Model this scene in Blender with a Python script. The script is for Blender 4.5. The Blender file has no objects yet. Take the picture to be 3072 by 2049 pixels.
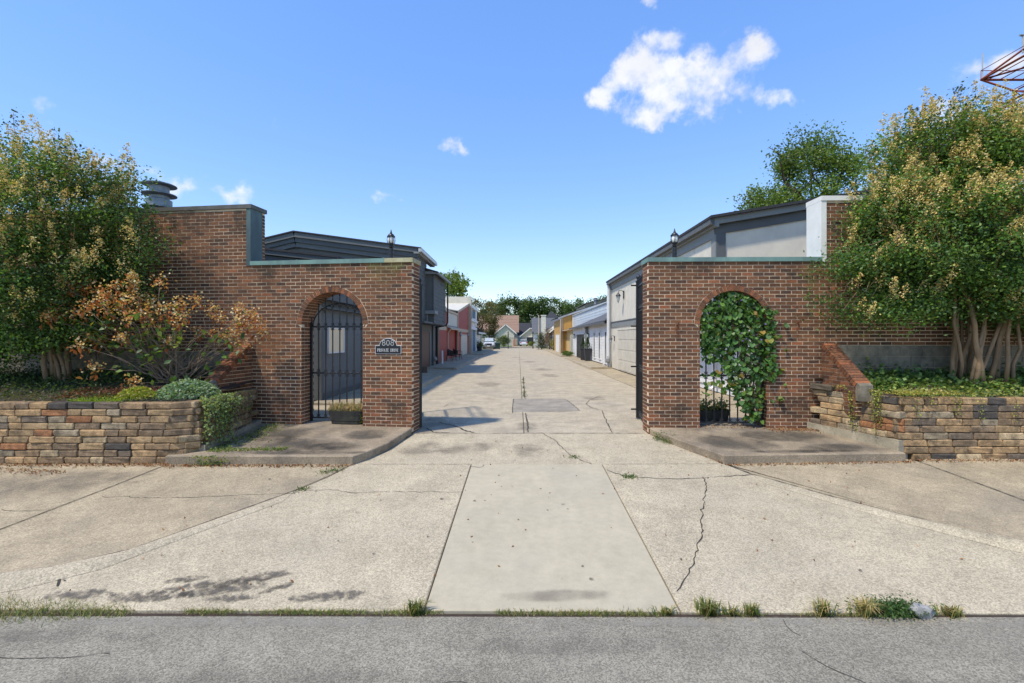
import bpy, bmesh, math, random
import numpy as np
from mathutils import Vector, Matrix
random.seed(7); rng = np.random.default_rng(7)
R = math.radians
sc = bpy.context.scene
COL = sc.collection
# ------------------------------------------------------------------ camera, sky, sun, exposure
F, CX, CY, CH = 1365.3, 1550.0, 1014.0, 1.79        # focal length / vanishing point in photo pixels, eye height
cam = bpy.data.cameras.new('camera'); cam.sensor_width = 36.0; cam.lens = F / 3072 * 36.0
cam.shift_x = (1536 - CX) / 3072; cam.shift_y = (CY - 1024.5) / 3072
cam.clip_start = 0.05; cam.clip_end = 3000
camo = bpy.data.objects.new('camera', cam); COL.objects.link(camo)
camo.location = (0, 0, CH); camo.rotation_euler = (R(90), 0, 0)
sc.camera = camo
SUN_EL, SUN_AZ = R(59), R(38)                        # from the left, a little from the camera's side
SD = Vector((-math.cos(SUN_EL) * math.cos(SUN_AZ), -math.cos(SUN_EL) * math.sin(SUN_AZ), math.sin(SUN_EL)))
sl = bpy.data.lights.new('sun', 'SUN'); sl.energy = 2.2; sl.angle = R(3.0); sl.color = (1.0, 0.92, 0.78)
so = bpy.data.objects.new('sun', sl); COL.objects.link(so); so.location = (-20, -8, 30)
so.rotation_euler = (-SD).to_track_quat('-Z', 'Y').to_euler()
sc.view_settings.view_transform = 'Standard'; sc.view_settings.look = 'None'
sc.view_settings.exposure = 1.12; sc.view_settings.gamma = 1.0
sc.render.engine = 'CYCLES'
sc.cycles.max_bounces = 5; sc.cycles.diffuse_bounces = 3; sc.cycles.glossy_bounces = 2; sc.cycles.transmission_bounces = 3

wd = bpy.data.worlds.new('World'); sc.world = wd; wd.use_nodes = True
def build_sky():
    nt = wd.node_tree; N = nt.nodes; L = nt.links; N.clear()
    def nd(t, **k):
        n = N.new(t)
        for a, b in k.items(): setattr(n, a, b)
        return n
    def mth(op, a, b=None, c=None, clamp=False):
        n = nd('ShaderNodeMath', operation=op, use_clamp=clamp)
        for i, v in enumerate((a, b, c)):
            if v is None: continue
            if isinstance(v, (int, float)): n.inputs[i].default_value = v
            else: L.new(v, n.inputs[i])
        return n.outputs[0]
    sky = nd('ShaderNodeTexSky', sky_type='NISHITA', sun_disc=False, sun_elevation=SUN_EL,
             sun_rotation=math.atan2(SD.x, SD.y), altitude=100, air_density=1.0, dust_density=0.05, ozone_density=2.5)
    hs = nd('ShaderNodeHueSaturation'); hs.inputs['Saturation'].default_value = 1.8; hs.inputs['Value'].default_value = 1.72
    hs.inputs['Hue'].default_value = 0.517
    gm = nd('ShaderNodeGamma'); gm.inputs['Gamma'].default_value = 0.5
    L.new(sky.outputs[0], gm.inputs['Color']); L.new(gm.outputs[0], hs.inputs['Color'])
    tc = nd('ShaderNodeTexCoord'); sp = nd('ShaderNodeSeparateXYZ'); L.new(tc.outputs['Generated'], sp.inputs[0])
    x, y, z = sp.outputs
    # clouds: soft clumps at their bearings in the sky, broken up by noise
    nz = nd('ShaderNodeTexNoise'); nz.inputs['Scale'].default_value = 7.0; nz.inputs['Detail'].default_value = 6; nz.inputs['Roughness'].default_value = .62
    L.new(tc.outputs['Generated'], nz.inputs['Vector'])
    n2 = nd('ShaderNodeTexNoise'); n2.inputs['Scale'].default_value = 22.0; n2.inputs['Detail'].default_value = 4; n2.inputs['Roughness'].default_value = .6
    L.new(tc.outputs['Generated'], n2.inputs['Vector'])
    sc2 = nd('ShaderNodeSeparateColor'); L.new(n2.outputs['Color'], sc2.inputs[0])
    sc1 = nd('ShaderNodeSeparateColor'); L.new(nz.outputs['Color'], sc1.inputs[0])
    ay = mth('MAXIMUM', mth('ABSOLUTE', y), 0.12)
    px = mth('DIVIDE', x, ay); pz = mth('DIVIDE', z, ay)
    def warp(p, a, b): return mth('ADD', mth('ADD', p, mth('MULTIPLY', mth('SUBTRACT', a, .5), .13)), mth('MULTIPLY', mth('SUBTRACT', b, .5), .05))
    wx = warp(px, sc1.outputs[0], sc2.outputs[0]); wz = warp(pz, sc1.outputs[1], sc2.outputs[1])
    blobs = [(1985, 240, 105, 50, 1.1), (2100, 235, 90, 48, 1.1), (2255, 155, 95, 50, 1.1), (2060, 320, 95, 42, .86), (1885, 200, 62, 55, .9), (1805, 285, 42, 38, 1.0),
             (1975, 130, 70, 36, .6), (1955, 355, 60, 36, .7), (2345, 292, 88, 44, 1.3),
             (125, 385, 70, 40, .5), (105, 305, 45, 26, .38), (300, 480, 60, 22, .5), (430, 505, 70, 22, .45), (545, 558, 62, 34, .8), (722, 580, 66, 34, 1.1),
             (1360, 452, 48, 22, .48), (1148, 602, 52, 22, .62), (1935, 14, 40, 20, .5), (2990, 195, 120, 46, .8), (2870, 330, 90, 60, .8), (2960, 470, 150, 60, .7), (2740, 245, 30, 14, .3), (2080, 30, 0, 0, 0)]
    tot = None
    for bx, by, rx, rz, amp in blobs:
        if not amp: continue
        if amp < .85: amp = amp * .6 + .45
        u = mth('MULTIPLY', mth('SUBTRACT', wx, (bx - CX) / F), F / rx); v = mth('MULTIPLY', mth('SUBTRACT', wz, (CY - by) / F), F / rz)
        q = mth('ADD', mth('MULTIPLY', u, u), mth('MULTIPLY', v, v))
        e = mth('MULTIPLY', mth('POWER', 2.718, mth('MULTIPLY', q, -0.75)), amp)
        tot = e if tot is None else mth('ADD', tot, e)
    tot = mth('MINIMUM', tot, 1.12)
    dens = mth('SUBTRACT', tot, mth('MULTIPLY', mth('SUBTRACT', 1.0, sc2.outputs[2]), 1.5))
    dens = mth('ADD', dens, mth('MULTIPLY', mth('SUBTRACT', sc1.outputs[2], .5), 1.5))
    mr = nd('ShaderNodeMapRange', interpolation_type='SMOOTHSTEP'); mr.inputs['From Min'].default_value = -.30; mr.inputs['From Max'].default_value = .5
    L.new(dens, mr.inputs['Value'])
    up = mth('GREATER_THAN', z, 0.02)
    fac = mth('MULTIPLY', mth('MULTIPLY', mr.outputs[0], up), .95)
    shade = nd('ShaderNodeMapRange'); shade.inputs['From Min'].default_value = .3; shade.inputs['From Max'].default_value = .7
    shade.inputs['To Min'].default_value = 2.75; shade.inputs['To Max'].default_value = 3.4; L.new(sc1.outputs[0], shade.inputs['Value'])
    cc = nd('ShaderNodeCombineColor'); L.new(mth('MULTIPLY', shade.outputs[0], .97), cc.inputs[0]); L.new(mth('MULTIPLY', shade.outputs[0], .985), cc.inputs[1]); L.new(mth('MULTIPLY', shade.outputs[0], 1.03), cc.inputs[2])
    mx = nd('ShaderNodeMix', data_type='RGBA'); L.new(fac, mx.inputs[0]); L.new(hs.outputs[0], mx.inputs[6]); L.new(cc.outputs[0], mx.inputs[7])
    bg = nd('ShaderNodeBackground'); bg.inputs['Strength'].default_value = 0.15; L.new(mx.outputs[2], bg.inputs['Color'])
    out = nd('ShaderNodeOutputWorld'); L.new(bg.outputs[0], out.inputs['Surface'])
build_sky()
wd.cycles.sampling_method = 'MANUAL'; wd.cycles.sample_map_resolution = 256

# ------------------------------------------------------------------ pixel helpers (a pixel gives a direction, the ground or wall gives the distance)
SLOPE, YG = 0.0586, 8.54                              # driveway apron rises to the gate line, level beyond it
def gz(y): return -SLOPE * (YG - y) if y < YG else 0.0
def W(x, y, d): return Vector(((x - CX) / F * d, d, CH + (CY - y) / F * d))
def G(x, y):
    k = (y - CY) / F
    d = CH / k
    if d < YG: d = (CH + SLOPE * YG) / (k + SLOPE)
    return Vector(((x - CX) / F * d, d, gz(d)))

# ------------------------------------------------------------------ materials
MATS = {}
def mat(name, col, rough=.75, var=.18, scale=6.0, bump=0.0, bscale=80.0, metal=0.0, src=None, spec=.4, grain=0.0, gscale=200.0,
        stain=None, stscale=1.2, stamt=.5, stretch=(1, 1, 1), chips=False, alpha=None, emit=None):
    if name in MATS: return MATS[name]
    m = bpy.data.materials.new(name); m.use_nodes = True; MATS[name] = m
    nt = m.node_tree; N = nt.nodes; L = nt.links
    b = N['Principled BSDF']; b.inputs['Roughness'].default_value = rough; b.inputs['Metallic'].default_value = metal
    b.inputs['Specular IOR Level'].default_value = spec
    geo = N.new('ShaderNodeNewGeometry'); mp = N.new('ShaderNodeMapping'); mp.inputs['Scale'].default_value = stretch
    L.new(geo.outputs['Position'], mp.inputs['Vector']); pos = mp.outputs[0]
    if src == 'attr':
        at = N.new('ShaderNodeAttribute'); at.attribute_name = 'Col'; base = at.outputs['Color']; al = at.outputs['Alpha']
    elif src == 'obj':
        at = N.new('ShaderNodeObjectInfo'); base = at.outputs['Color']; al = at.outputs['Alpha']
    else:
        rgb = N.new('ShaderNodeRGB'); rgb.outputs[0].default_value = (*col, 1); base = rgb.outputs[0]; al = None
    def noise(s, det=5, ro=.6):
        n = N.new('ShaderNodeTexNoise'); n.inputs['Scale'].default_value = s; n.inputs['Detail'].default_value = det; n.inputs['Roughness'].default_value = ro
        L.new(pos, n.inputs['Vector']); return n.outputs['Fac']
    def rng_(v, a, b_, c, d):
        n = N.new('ShaderNodeMapRange'); n.inputs['From Min'].default_value = a; n.inputs['From Max'].default_value = b_
        n.inputs['To Min'].default_value = c; n.inputs['To Max'].default_value = d; L.new(v, n.inputs['Value']); return n.outputs[0]
    def mulc(c, f):
        n = N.new('ShaderNodeVectorMath'); n.operation = 'SCALE'; L.new(c, n.inputs[0]); L.new(f, n.inputs['Scale']); return n.outputs[0]
    def mixc(f, a, b_):
        n = N.new('ShaderNodeMix'); n.data_type = 'RGBA'; L.new(f, n.inputs[0]); L.new(a, n.inputs[6])
        if isinstance(b_, tuple): n.inputs[7].default_value = (*b_, 1)
        else: L.new(b_, n.inputs[7])
        return n.outputs[2]
    c = base
    if var: c = mulc(c, rng_(noise(scale), .3, .7, 1 - var, 1 + var))
    if grain: c = mulc(c, rng_(noise(gscale, 2, .5), .32, .68, 1 - grain, 1 + grain))
    if stain:
        c = mixc(rng_(noise(stscale, 6, .65), .48, .68, 0.0, stamt), c, stain)
    if chips:
        n1 = noise(30, 3, .5); mm = N.new('ShaderNodeMath'); mm.operation = 'LESS_THAN'; L.new(n1, mm.inputs[0])
        a2 = rng_(al, 0, 1, .25, .72); L.new(a2, mm.inputs[1])
        c = mixc(mm.outputs[0], c, (.36, .115, .045))
    if c is not base or src: L.new(c, b.inputs['Base Color'])
    else: b.inputs['Base Color'].default_value = (*col, 1)
    if bump:
        bp = N.new('ShaderNodeBump'); bp.inputs['Strength'].default_value = bump; bp.inputs['Distance'].default_value = .01
        L.new(noise(bscale, 3, .55), bp.inputs['Height']); L.new(bp.outputs[0], b.inputs['Normal'])
    if emit: b.inputs['Emission Color'].default_value = (*emit, 1); b.inputs['Emission Strength'].default_value = 1
    return m

def leafmat(name, rough=.45, trans=.38, spec=.35):
    if name in MATS: return MATS[name]
    m = bpy.data.materials.new(name); m.use_nodes = True; MATS[name] = m
    nt = m.node_tree; N = nt.nodes; L = nt.links; b = N['Principled BSDF']; out = N['Material Output']
    at = N.new('ShaderNodeAttribute'); at.attribute_name = 'Col'
    b.inputs['Roughness'].default_value = rough; b.inputs['Specular IOR Level'].default_value = spec
    L.new(at.outputs['Color'], b.inputs['Base Color'])
    t = N.new('ShaderNodeBsdfTranslucent'); g = N.new('ShaderNodeVectorMath'); g.operation = 'MULTIPLY'; g.inputs[1].default_value = (1.5, 1.5, .7)
    L.new(at.outputs['Color'], g.inputs[0]); L.new(g.outputs[0], t.inputs['Color'])
    mx = N.new('ShaderNodeMixShader'); mx.inputs[0].default_value = trans
    L.new(b.outputs[0], mx.inputs[1]); L.new(t.outputs[0], mx.inputs[2]); L.new(mx.outputs[0], out.inputs['Surface'])
    return m

def concrete(name, col, peb=.3, pebscale=130, stain=(.2, .18, .15), stamt=.45, stscale=.7, dark=.25, dscale=2.2, bump=.35):
    """exposed aggregate concrete: small pale and dark stones in a beige paste, weather stains of their own shape"""
    if name in MATS: return MATS[name]
    m = bpy.data.materials.new(name); m.use_nodes = True; MATS[name] = m
    nt = m.node_tree; N = nt.nodes; L = nt.links; b = N['Principled BSDF']; b.inputs['Roughness'].default_value = .88; b.inputs['Specular IOR Level'].default_value = .25
    geo = N.new('ShaderNodeNewGeometry'); pos = geo.outputs['Position']
    vo = N.new('ShaderNodeTexVoronoi'); vo.inputs['Scale'].default_value = pebscale; L.new(pos, vo.inputs['Vector'])
    sp = N.new('ShaderNodeSeparateColor'); L.new(vo.outputs['Color'], sp.inputs[0])
    def ns(s, d, r=.6):
        n = N.new('ShaderNodeTexNoise'); n.inputs['Scale'].default_value = s; n.inputs['Detail'].default_value = d; n.inputs['Roughness'].default_value = r; L.new(pos, n.inputs['Vector']); return n.outputs['Fac']
    def mr(v, a, b_, c, d):
        n = N.new('ShaderNodeMapRange'); n.inputs[1].default_value = a; n.inputs[2].default_value = b_; n.inputs[3].default_value = c; n.inputs[4].default_value = d; L.new(v, n.inputs[0]); return n.outputs[0]
    def mul(a, b_):
        n = N.new('ShaderNodeMath'); n.operation = 'MULTIPLY'; L.new(a, n.inputs[0]); L.new(b_, n.inputs[1]); return n.outputs[0]
    f = mul(mr(sp.outputs[0], 0, 1, 1 - peb, 1 + peb), mr(ns(9, 4), .3, .7, .93, 1.07))
    f = mul(f, mr(ns(dscale, 6, .65), .35, .65, 1 - dark, 1 + dark * .55))
    sc_ = N.new('ShaderNodeVectorMath'); sc_.operation = 'SCALE'; sc_.inputs[0].default_value = col; L.new(f, sc_.inputs['Scale'])
    mx = N.new('ShaderNodeMix'); mx.data_type = 'RGBA'; mx.inputs[7].default_value = (*stain, 1); L.new(sc_.outputs[0], mx.inputs[6])
    L.new(mr(ns(stscale, 7, .68), .5, .72, 0, stamt), mx.inputs[0]); L.new(mx.outputs[2], b.inputs['Base Color'])
    bp = N.new('ShaderNodeBump'); bp.inputs['Strength'].default_value = bump; bp.inputs['Distance'].default_value = .006
    L.new(sp.outputs[1], bp.inputs['Height']); L.new(bp.outputs[0], b.inputs['Normal'])
    return m

# ------------------------------------------------------------------ mesh builder
class B:
    def __init__(s): s.v = []; s.f = []; s.c = []; s.cur = None
    def add(s, vs, fs):
        o = len(s.v); s.v += [tuple(p) for p in vs]
        for f in fs:
            s.f.append(tuple(i + o for i in f)); s.c.append(s.cur)
        return s
    HX = ((0, 3, 2, 1), (4, 5, 6, 7), (0, 1, 5, 4), (1, 2, 6, 5), (2, 3, 7, 6), (3, 0, 4, 7))
    def hexa(s, p): return s.add(p, B.HX)              # bottom ring 0-3, top ring 4-7
    def box(s, c, d, rz=0.0):
        x, y, z = c; a, b, h = d[0] / 2, d[1] / 2, d[2] / 2; cs, sn = math.cos(rz), math.sin(rz)
        r = lambda i, j, k: (x + i * cs - j * sn, y + i * sn + j * cs, z + k)
        return s.hexa([r(-a, -b, -h), r(a, -b, -h), r(a, b, -h), r(-a, b, -h), r(-a, -b, h), r(a, -b, h), r(a, b, h), r(-a, b, h)])
    def bb(s, x0, x1, y0, y1, z0, z1): return s.box(((x0 + x1) / 2, (y0 + y1) / 2, (z0 + z1) / 2), (abs(x1 - x0), abs(y1 - y0), abs(z1 - z0)))
    def prism(s, poly, off):
        """poly: 3d points of one face; off: vector to the opposite face"""
        n = len(poly); off = Vector(off); p = [Vector(q) for q in poly]
        return s.add(p + [q + off for q in p], [tuple(range(n))[::-1], tuple(range(n, 2 * n))] + [(i, (i + 1) % n, n + (i + 1) % n, n + i) for i in range(n)])
    def tube(s, pts, r, n=6, cap=True):
        pts = [Vector(p) for p in pts]; k = len(pts); rr = r if isinstance(r, (list, tuple)) else [r] * k
        vs = []; up = None
        for i, p in enumerate(pts):
            t = (pts[min(i + 1, k - 1)] - pts[max(i - 1, 0)])
            if t.length < 1e-9: t = Vector((0, 0, 1))
            t.normalize()
            if up is None: up = Vector((0, 0, 1)) if abs(t.z) < .9 else Vector((1, 0, 0))
            a = t.cross(up)
            if a.length < 1e-4: a = t.orthogonal()
            a.normalize(); b = t.cross(a).normalized(); up = a.cross(t).normalized() if False else up
            vs += [p + (a * math.cos(2 * math.pi * j / n) + b * math.sin(2 * math.pi * j / n)) * rr[i] for j in range(n)]
        fs = [(i * n + j, i * n + (j + 1) % n, (i + 1) * n + (j + 1) % n, (i + 1) * n + j) for i in range(k - 1) for j in range(n)]
        if cap: fs += [tuple(range(n))[::-1], tuple(range((k - 1) * n, k * n))]
        return s.add(vs, fs)
    def lathe(s, prof, c, n=16):
        vs = []; k = len(prof)
        for r, z in prof: vs += [(c[0] + r * math.cos(2 * math.pi * j / n), c[1] + r * math.sin(2 * math.pi * j / n), c[2] + z) for j in range(n)]
        fs = [(i * n + j, i * n + (j + 1) % n, (i + 1) * n + (j + 1) % n, (i + 1) * n + j) for i in range(k - 1) for j in range(n)]
        fs += [tuple(range(n))[::-1], tuple(range((k - 1) * n, k * n))]
        return s.add(vs, fs)
    def mesh(s, name, m, org=(0, 0, 0), smooth=False, fix=True):
        me = bpy.data.meshes.new(name); o = Vector(org)
        me.from_pydata([(p[0] - o.x, p[1] - o.y, p[2] - o.z) for p in s.v], [], s.f)
        if any(c is not None for c in s.c):
            ca = me.color_attributes.new('Col', 'FLOAT_COLOR', 'CORNER'); buf = []
            for f, c in zip(s.f, s.c):
                c = c or (1, 1, 1); c = tuple(c) if len(c) == 4 else (*c, 1); buf += list(c) * len(f)
            ca.data.foreach_set('color', buf)
        if fix:
            bm = bmesh.new(); bm.from_mesh(me); bmesh.ops.recalc_face_normals(bm, faces=bm.faces)
            if any(len(f) > 4 for f in s.f): bmesh.ops.triangulate(bm, faces=[f for f in bm.faces if len(f.verts) > 4])
            bm.to_mesh(me); bm.free()
        if smooth: me.shade_smooth()
        me.materials.append(m); return me

WO = {}
def link(o, parent=None, **pr):
    COL.objects.link(o)
    if parent is not None: o.parent = parent
    for k, v in pr.items():
        if v is not None: o[k] = v
    return o
def thing(name, label, cat, base, group=None):
    o = bpy.data.objects.new(name, None); o.empty_display_size = .1; o.location = base; WO[o.name] = Vector(base)
    return link(o, label=label, category=cat, group=group)
def mk(name, b, m, parent=None, org=None, smooth=False, fix=True, label=None, cat=None, kind=None, group=None):
    """one mesh object from world-space geometry; a child sits at its parent's origin"""
    if parent is not None: org = WO[parent.name]
    elif org is None: org = (0, 0, 0)
    o = bpy.data.objects.new(name, b.mesh(name, m, org, smooth, fix) if isinstance(b, B) else b)
    if parent is None: o.location = org
    WO[o.name] = Vector(org)
    return link(o, parent, label=label, category=cat, kind=kind, group=group)
UNIT = {}
def part(name, c, d, m, parent, rz=0.0, rot=None, color=None):
    """a box part that shares one unit cube per material"""
    if m.name not in UNIT: UNIT[m.name] = B().box((0, 0, 0), (1, 1, 1)).mesh('unit_' + m.name, m)
    o = bpy.data.objects.new(name, UNIT[m.name]); o.location = Vector(c) - WO[parent.name]; o.scale = d
    o.rotation_euler = rot or (0, 0, rz)
    if color: o.color = (*color, 1) if len(color) == 3 else color
    return link(o, parent)
def pb(name, x0, x1, y0, y1, z0, z1, m, parent): return part(name, ((x0 + x1) / 2, (y0 + y1) / 2, (z0 + z1) / 2), (abs(x1 - x0), abs(y1 - y0), abs(z1 - z0)), m, parent)
def copy_tree(o, parent=None):
    c = o.copy(); COL.objects.link(c); c.parent = parent
    WO[c.name] = WO.get(o.name, Vector((0, 0, 0)))
    for ch in list(o.children): copy_tree(ch, c)
    return c

def leaves(name, P, size, col, m, parent=None, org=None, asp=.55, up=.25, nrm=None, axis=None, fold=.25, kind=None, label=None, cat=None, spread=1.0):
    """many small leaf faces (two triangles each, folded along the midrib)"""
    P = np.asarray(P, float); n = len(P)
    if parent is not None: org = WO[parent.name]
    elif org is None: org = Vector((0, 0, 0))
    size = np.broadcast_to(np.asarray(size, float), (n,))[:, None]
    a = rng.normal(size=(n, 3)) * spread
    if axis is not None: a = a * .6 + np.asarray(axis)
    a /= np.linalg.norm(a, axis=1)[:, None] + 1e-9
    b = rng.normal(size=(n, 3)); b[:, 2] += up * 2
    if nrm is not None: b = b * .7 + np.asarray(nrm)
    s = np.cross(a, b); s /= np.linalg.norm(s, axis=1)[:, None] + 1e-9
    nn = np.cross(s, a)
    w = size * asp * .5
    V = np.empty((n, 4, 3)); O = np.array(org)
    V[:, 0] = P - O - a * size * .5; V[:, 1] = P - O + s * w + nn * size * fold * .3; V[:, 2] = P - O + a * size * .5; V[:, 3] = P - O - s * w + nn * size * fold * .3
    me = bpy.data.meshes.new(name); me.vertices.add(n * 4); me.vertices.foreach_set('co', V.ravel())
    idx = (np.arange(n)[:, None] * 4 + np.array([0, 1, 2, 0, 2, 3])).ravel()
    me.loops.add(n * 6); me.loops.foreach_set('vertex_index', idx.astype(np.int32))
    me.polygons.add(n * 2); me.polygons.foreach_set('loop_start', (np.arange(n * 2) * 3).astype(np.int32))
    me.update()
    col = np.asarray(col, float)
    if col.ndim == 1: col = np.tile(col, (n, 1))
    ca = me.color_attributes.new('Col', 'FLOAT_COLOR', 'POINT')
    cc = np.ones((n, 4, 4)); cc[:, :, :3] = col[:, None, :]; ca.data.foreach_set('color', cc.ravel().astype(np.float32))
    me.materials.append(m); me.validate()
    return mk(name, me, m, parent, org, label=label, cat=cat, kind=kind)
def jit(cols, n, v=.25, w=None):
    c = np.asarray(cols, float)[rng.choice(len(cols), n, p=w)]
    return c * (1 + rng.uniform(-v, v, (n, 1))) * (1 + rng.uniform(-.08, .08, (n, 3)))
# ------------------------------------------------------------------ common materials
m_conc = concrete('exposed_aggregate', (.425, .362, .252), peb=.32, pebscale=100, stain=(.23, .20, .165), stamt=.40, stscale=.55, dark=.16)
m_lane = concrete('lane_concrete', (.415, .352, .25), peb=.22, pebscale=70, stain=(.24, .22, .19), stamt=.45, stscale=.45, dark=.18)
m_walk = concrete('sidewalk_concrete', (.36, .295, .195), peb=.28, pebscale=90, stain=(.17, .15, .125), stamt=.55, stscale=.6, dark=.2)
m_new = concrete('smooth_concrete', (.42, .368, .262), peb=.05, pebscale=160, stain=(.36, .33, .27), stamt=.45, stscale=.9, dark=.06, bump=.1)
m_plat = concrete('platform_concrete', (.30, .24, .165), peb=.26, pebscale=100, stain=(.09, .082, .072), stamt=.85, stscale=.75, dark=.3)
m_grey = concrete('grey_patch_concrete', (.30, .265, .21), peb=.14, pebscale=90, stain=(.2, .19, .17), stamt=.4)
m_foot = concrete('footing_concrete', (.36, .31, .22), peb=.12, pebscale=60, stain=(.15, .14, .10), stamt=.7, stscale=3)
m_asph = concrete('asphalt', (.245, .222, .170), peb=.42, pebscale=120, stain=(.17, .152, .13), stamt=.45, stscale=.5, dark=.14, bump=.5)
m_soil = mat('soil', (.045, .03, .02), .95, .3, 12, .5, 40)
m_dirt = mat('joint_dirt', (.045, .038, .03), .95, .3, 20)
m_ground = mat('ground_grass', (.06, .085, .03), .95, .3, 1.5)
m_mortar = mat('mortar', (.74, .57, .38), .9, .15, 5, .25, 160, stain=(.25, .21, .12), stscale=1.3, stamt=.45)
m_brick = mat('brick_joined', (0, 0, 0), .85, .24, 26, .5, 130, src='attr', grain=.28, gscale=90, stretch=(1, 1, 3.2), chips=True, spec=.25)
m_bricko = mat('brick_single', (0, 0, 0), .85, .24, 26, .5, 130, src='obj', grain=.28, gscale=90, stretch=(1, 1, 3.2), chips=True, spec=.25)
m_block = mat('tumbled_block', (0, 0, 0), .9, .3, 11, .9, 70, src='obj', grain=.26, gscale=70, stain=(.06, .05, .038), stscale=7, stamt=.7, spec=.2)
m_cmu = mat('concrete_block', (.215, .185, .135), .92, .25, 10, .5, 120, stain=(.06, .06, .045), stscale=3, stamt=.7)
m_copper = mat('copper_verdigris', (.16, .27, .235), .6, .2, 3, .1, 40, stain=(.10, .15, .15), stscale=2.2, stamt=.75, stretch=(1, 1, .35))
m_copper_y = mat('copper_yellowed', (.40, .38, .22), .6, .2, 5, .1, 40, stain=(.34, .20, .06), stscale=3, stamt=.8)
m_copper_d = mat('copper_dark', (.055, .085, .09), .55, .25, 3, .1, 40, stain=(.14, .24, .22), stscale=2.5, stamt=.6, stretch=(1, 1, .3))
m_bronze = mat('dark_coping', (.085, .08, .068), .6, .2, 4, .1, 40, stain=(.15, .17, .15), stscale=6, stamt=.5)
m_iron = mat('black_iron', (.012, .012, .014), .42, .2, 20, .15, 200, spec=.5)
m_white = mat('white_trim', (.72, .71, .66), .6, .06, 4, stain=(.5, .47, .4), stscale=3, stamt=.25)

# ------------------------------------------------------------------ ground
b = B()
ys = [-400, -12, 3.3, 3.6, 8.54, 20, 120, 900]; zs = [-.6, -.6, -.46, -.42, -.10, -.08, -.08, -.08]
for x0, x1 in ((-900, 900),):
    for i in range(len(ys) - 1): b.add([(x0, ys[i], zs[i]), (x1, ys[i], zs[i]), (x1, ys[i + 1], zs[i + 1]), (x0, ys[i + 1], zs[i + 1])], [(0, 1, 2, 3)])
mk('ground', b, m_ground, kind='structure')
b = B()                                                # street in front: old grey asphalt with a slight crown
xs = np.linspace(-40, 40, 41); prof = [(-9, -.33), (-4, -.25), (0, -.255), (2.2, -.29), (3.44, -.312)]
for i in range(len(xs) - 1):
    for j in range(len(prof) - 1):
        def edge(x, k): return prof[k][0] - (x * .006 if k == len(prof) - 1 else 0) + (.012 * math.sin(x * 5.1) if k == len(prof) - 1 else 0)
        b.add([(xs[i], edge(xs[i], j), prof[j][1]), (xs[i + 1], edge(xs[i + 1], j), prof[j][1]), (xs[i + 1], edge(xs[i + 1], j + 1), prof[j + 1][1]), (xs[i], edge(xs[i], j + 1), prof[j + 1][1])], [(0, 1, 2, 3)])
road = mk('asphalt_road', b, m_asph, kind='structure')

def poly_inset(p, g):
    n = len(p); area = sum(p[i][0] * p[(i + 1) % n][1] - p[(i + 1) % n][0] * p[i][1] for i in range(n))
    if area < 0: p = p[::-1]
    out = []
    for i in range(n):
        a, b_, c = Vector(p[i - 1][:2]), Vector(p[i][:2]), Vector(p[(i + 1) % n][:2])
        d1 = (b_ - a).normalized(); d2 = (c - b_).normalized(); n1 = Vector((-d1.y, d1.x)); n2 = Vector((-d2.y, d2.x))
        k = n1 + n2; out.append(b_ + k * (g / max(.3, 1 + n1.dot(n2))))
    return out
def slab(name, pts, m, parent, dz=0.0, gap=.006, th=.10, label=None, zf=gz, rough_edge=0.0):
    p = poly_inset([(q[0], q[1]) for q in pts], gap)
    if rough_edge:
        q = []
        for i in range(len(p)):
            a, c = p[i], p[(i + 1) % len(p)]; k = max(1, int((c - a).length / .25))
            for j in range(k):
                w = a.lerp(c, j / k); q.append(w + Vector((random.uniform(-1, 1), random.uniform(-1, 1))) * (rough_edge if j else 0))
        p = q
    b = B(); n = len(p); t = [Vector((q.x, q.y, zf(q.y) + dz)) for q in p]; e = .008
    inn = poly_inset([(q.x, q.y) for q in p], e)
    vs = [Vector((q.x, q.y, zf(q.y) + dz)) for q in inn] + [v - Vector((0, 0, e)) for v in t] + [v - Vector((0, 0, th)) for v in t]
    fs = [tuple(range(n))] + [(i, n + i, n + (i + 1) % n, (i + 1) % n) for i in range(n)] + [(n + i, 2 * n + i, 2 * n + (i + 1) % n, n + (i + 1) % n) for i in range(n)]
    b.add(vs, fs)
    return mk(name, b, m, parent, label=label)
def structure(name, base): 
    o = bpy.data.objects.new(name, None); o.location = base; o.empty_display_size = .1; WO[o.name] = Vector(base); return link(o, kind='structure')
def g2(x, y): v = G(x, y); return (v.x, v.y)

apron = structure('driveway_apron', (0, 6, gz(6)))
b = B(); b.add([(-16, 3.47, gz(3.47) - .045), (16, 3.38, gz(3.38) - .045), (16, 8.6, gz(8.54) - .045), (-16, 8.6, gz(8.54) - .045)], [(0, 1, 2, 3)])
mk('joint_bed', b, m_dirt, apron)
YE = lambda x: 3.475 - .006 * x                        # where the concrete stops at the asphalt
L1 = [g2(0, 1725), g2(187, 1698), g2(402, 1647), g2(889, 1471), g2(983, 1431), g2(1058, 1393)]
L2 = [g2(0, 1590), g2(327, 1464), g2(477, 1404)]
R1 = [g2(2173, 1391), g2(2255, 1423), g2(2494, 1490), g2(2694, 1542), g2(2885, 1590), g2(3072, 1630)]
R2 = [g2(2756, 1385), g2(3072, 1502)]
PT = [g2(1414, 1393), g2(1807, 1393), g2(2036, 1823), g2(1274, 1823)]
PT[2] = (PT[2][0], YE(PT[2][0])); PT[3] = (PT[3][0], YE(PT[3][0]))
yb = PT[0][1]
def ext(a, b_, x): t = (x - a[0]) / (b_[0] - a[0]); return (x, a[1] + (b_[1] - a[1]) * t)
slab('slab', PT, m_new, apron, .004, .007, label='newer smooth pale concrete rectangle in the middle of the apron')
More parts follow.
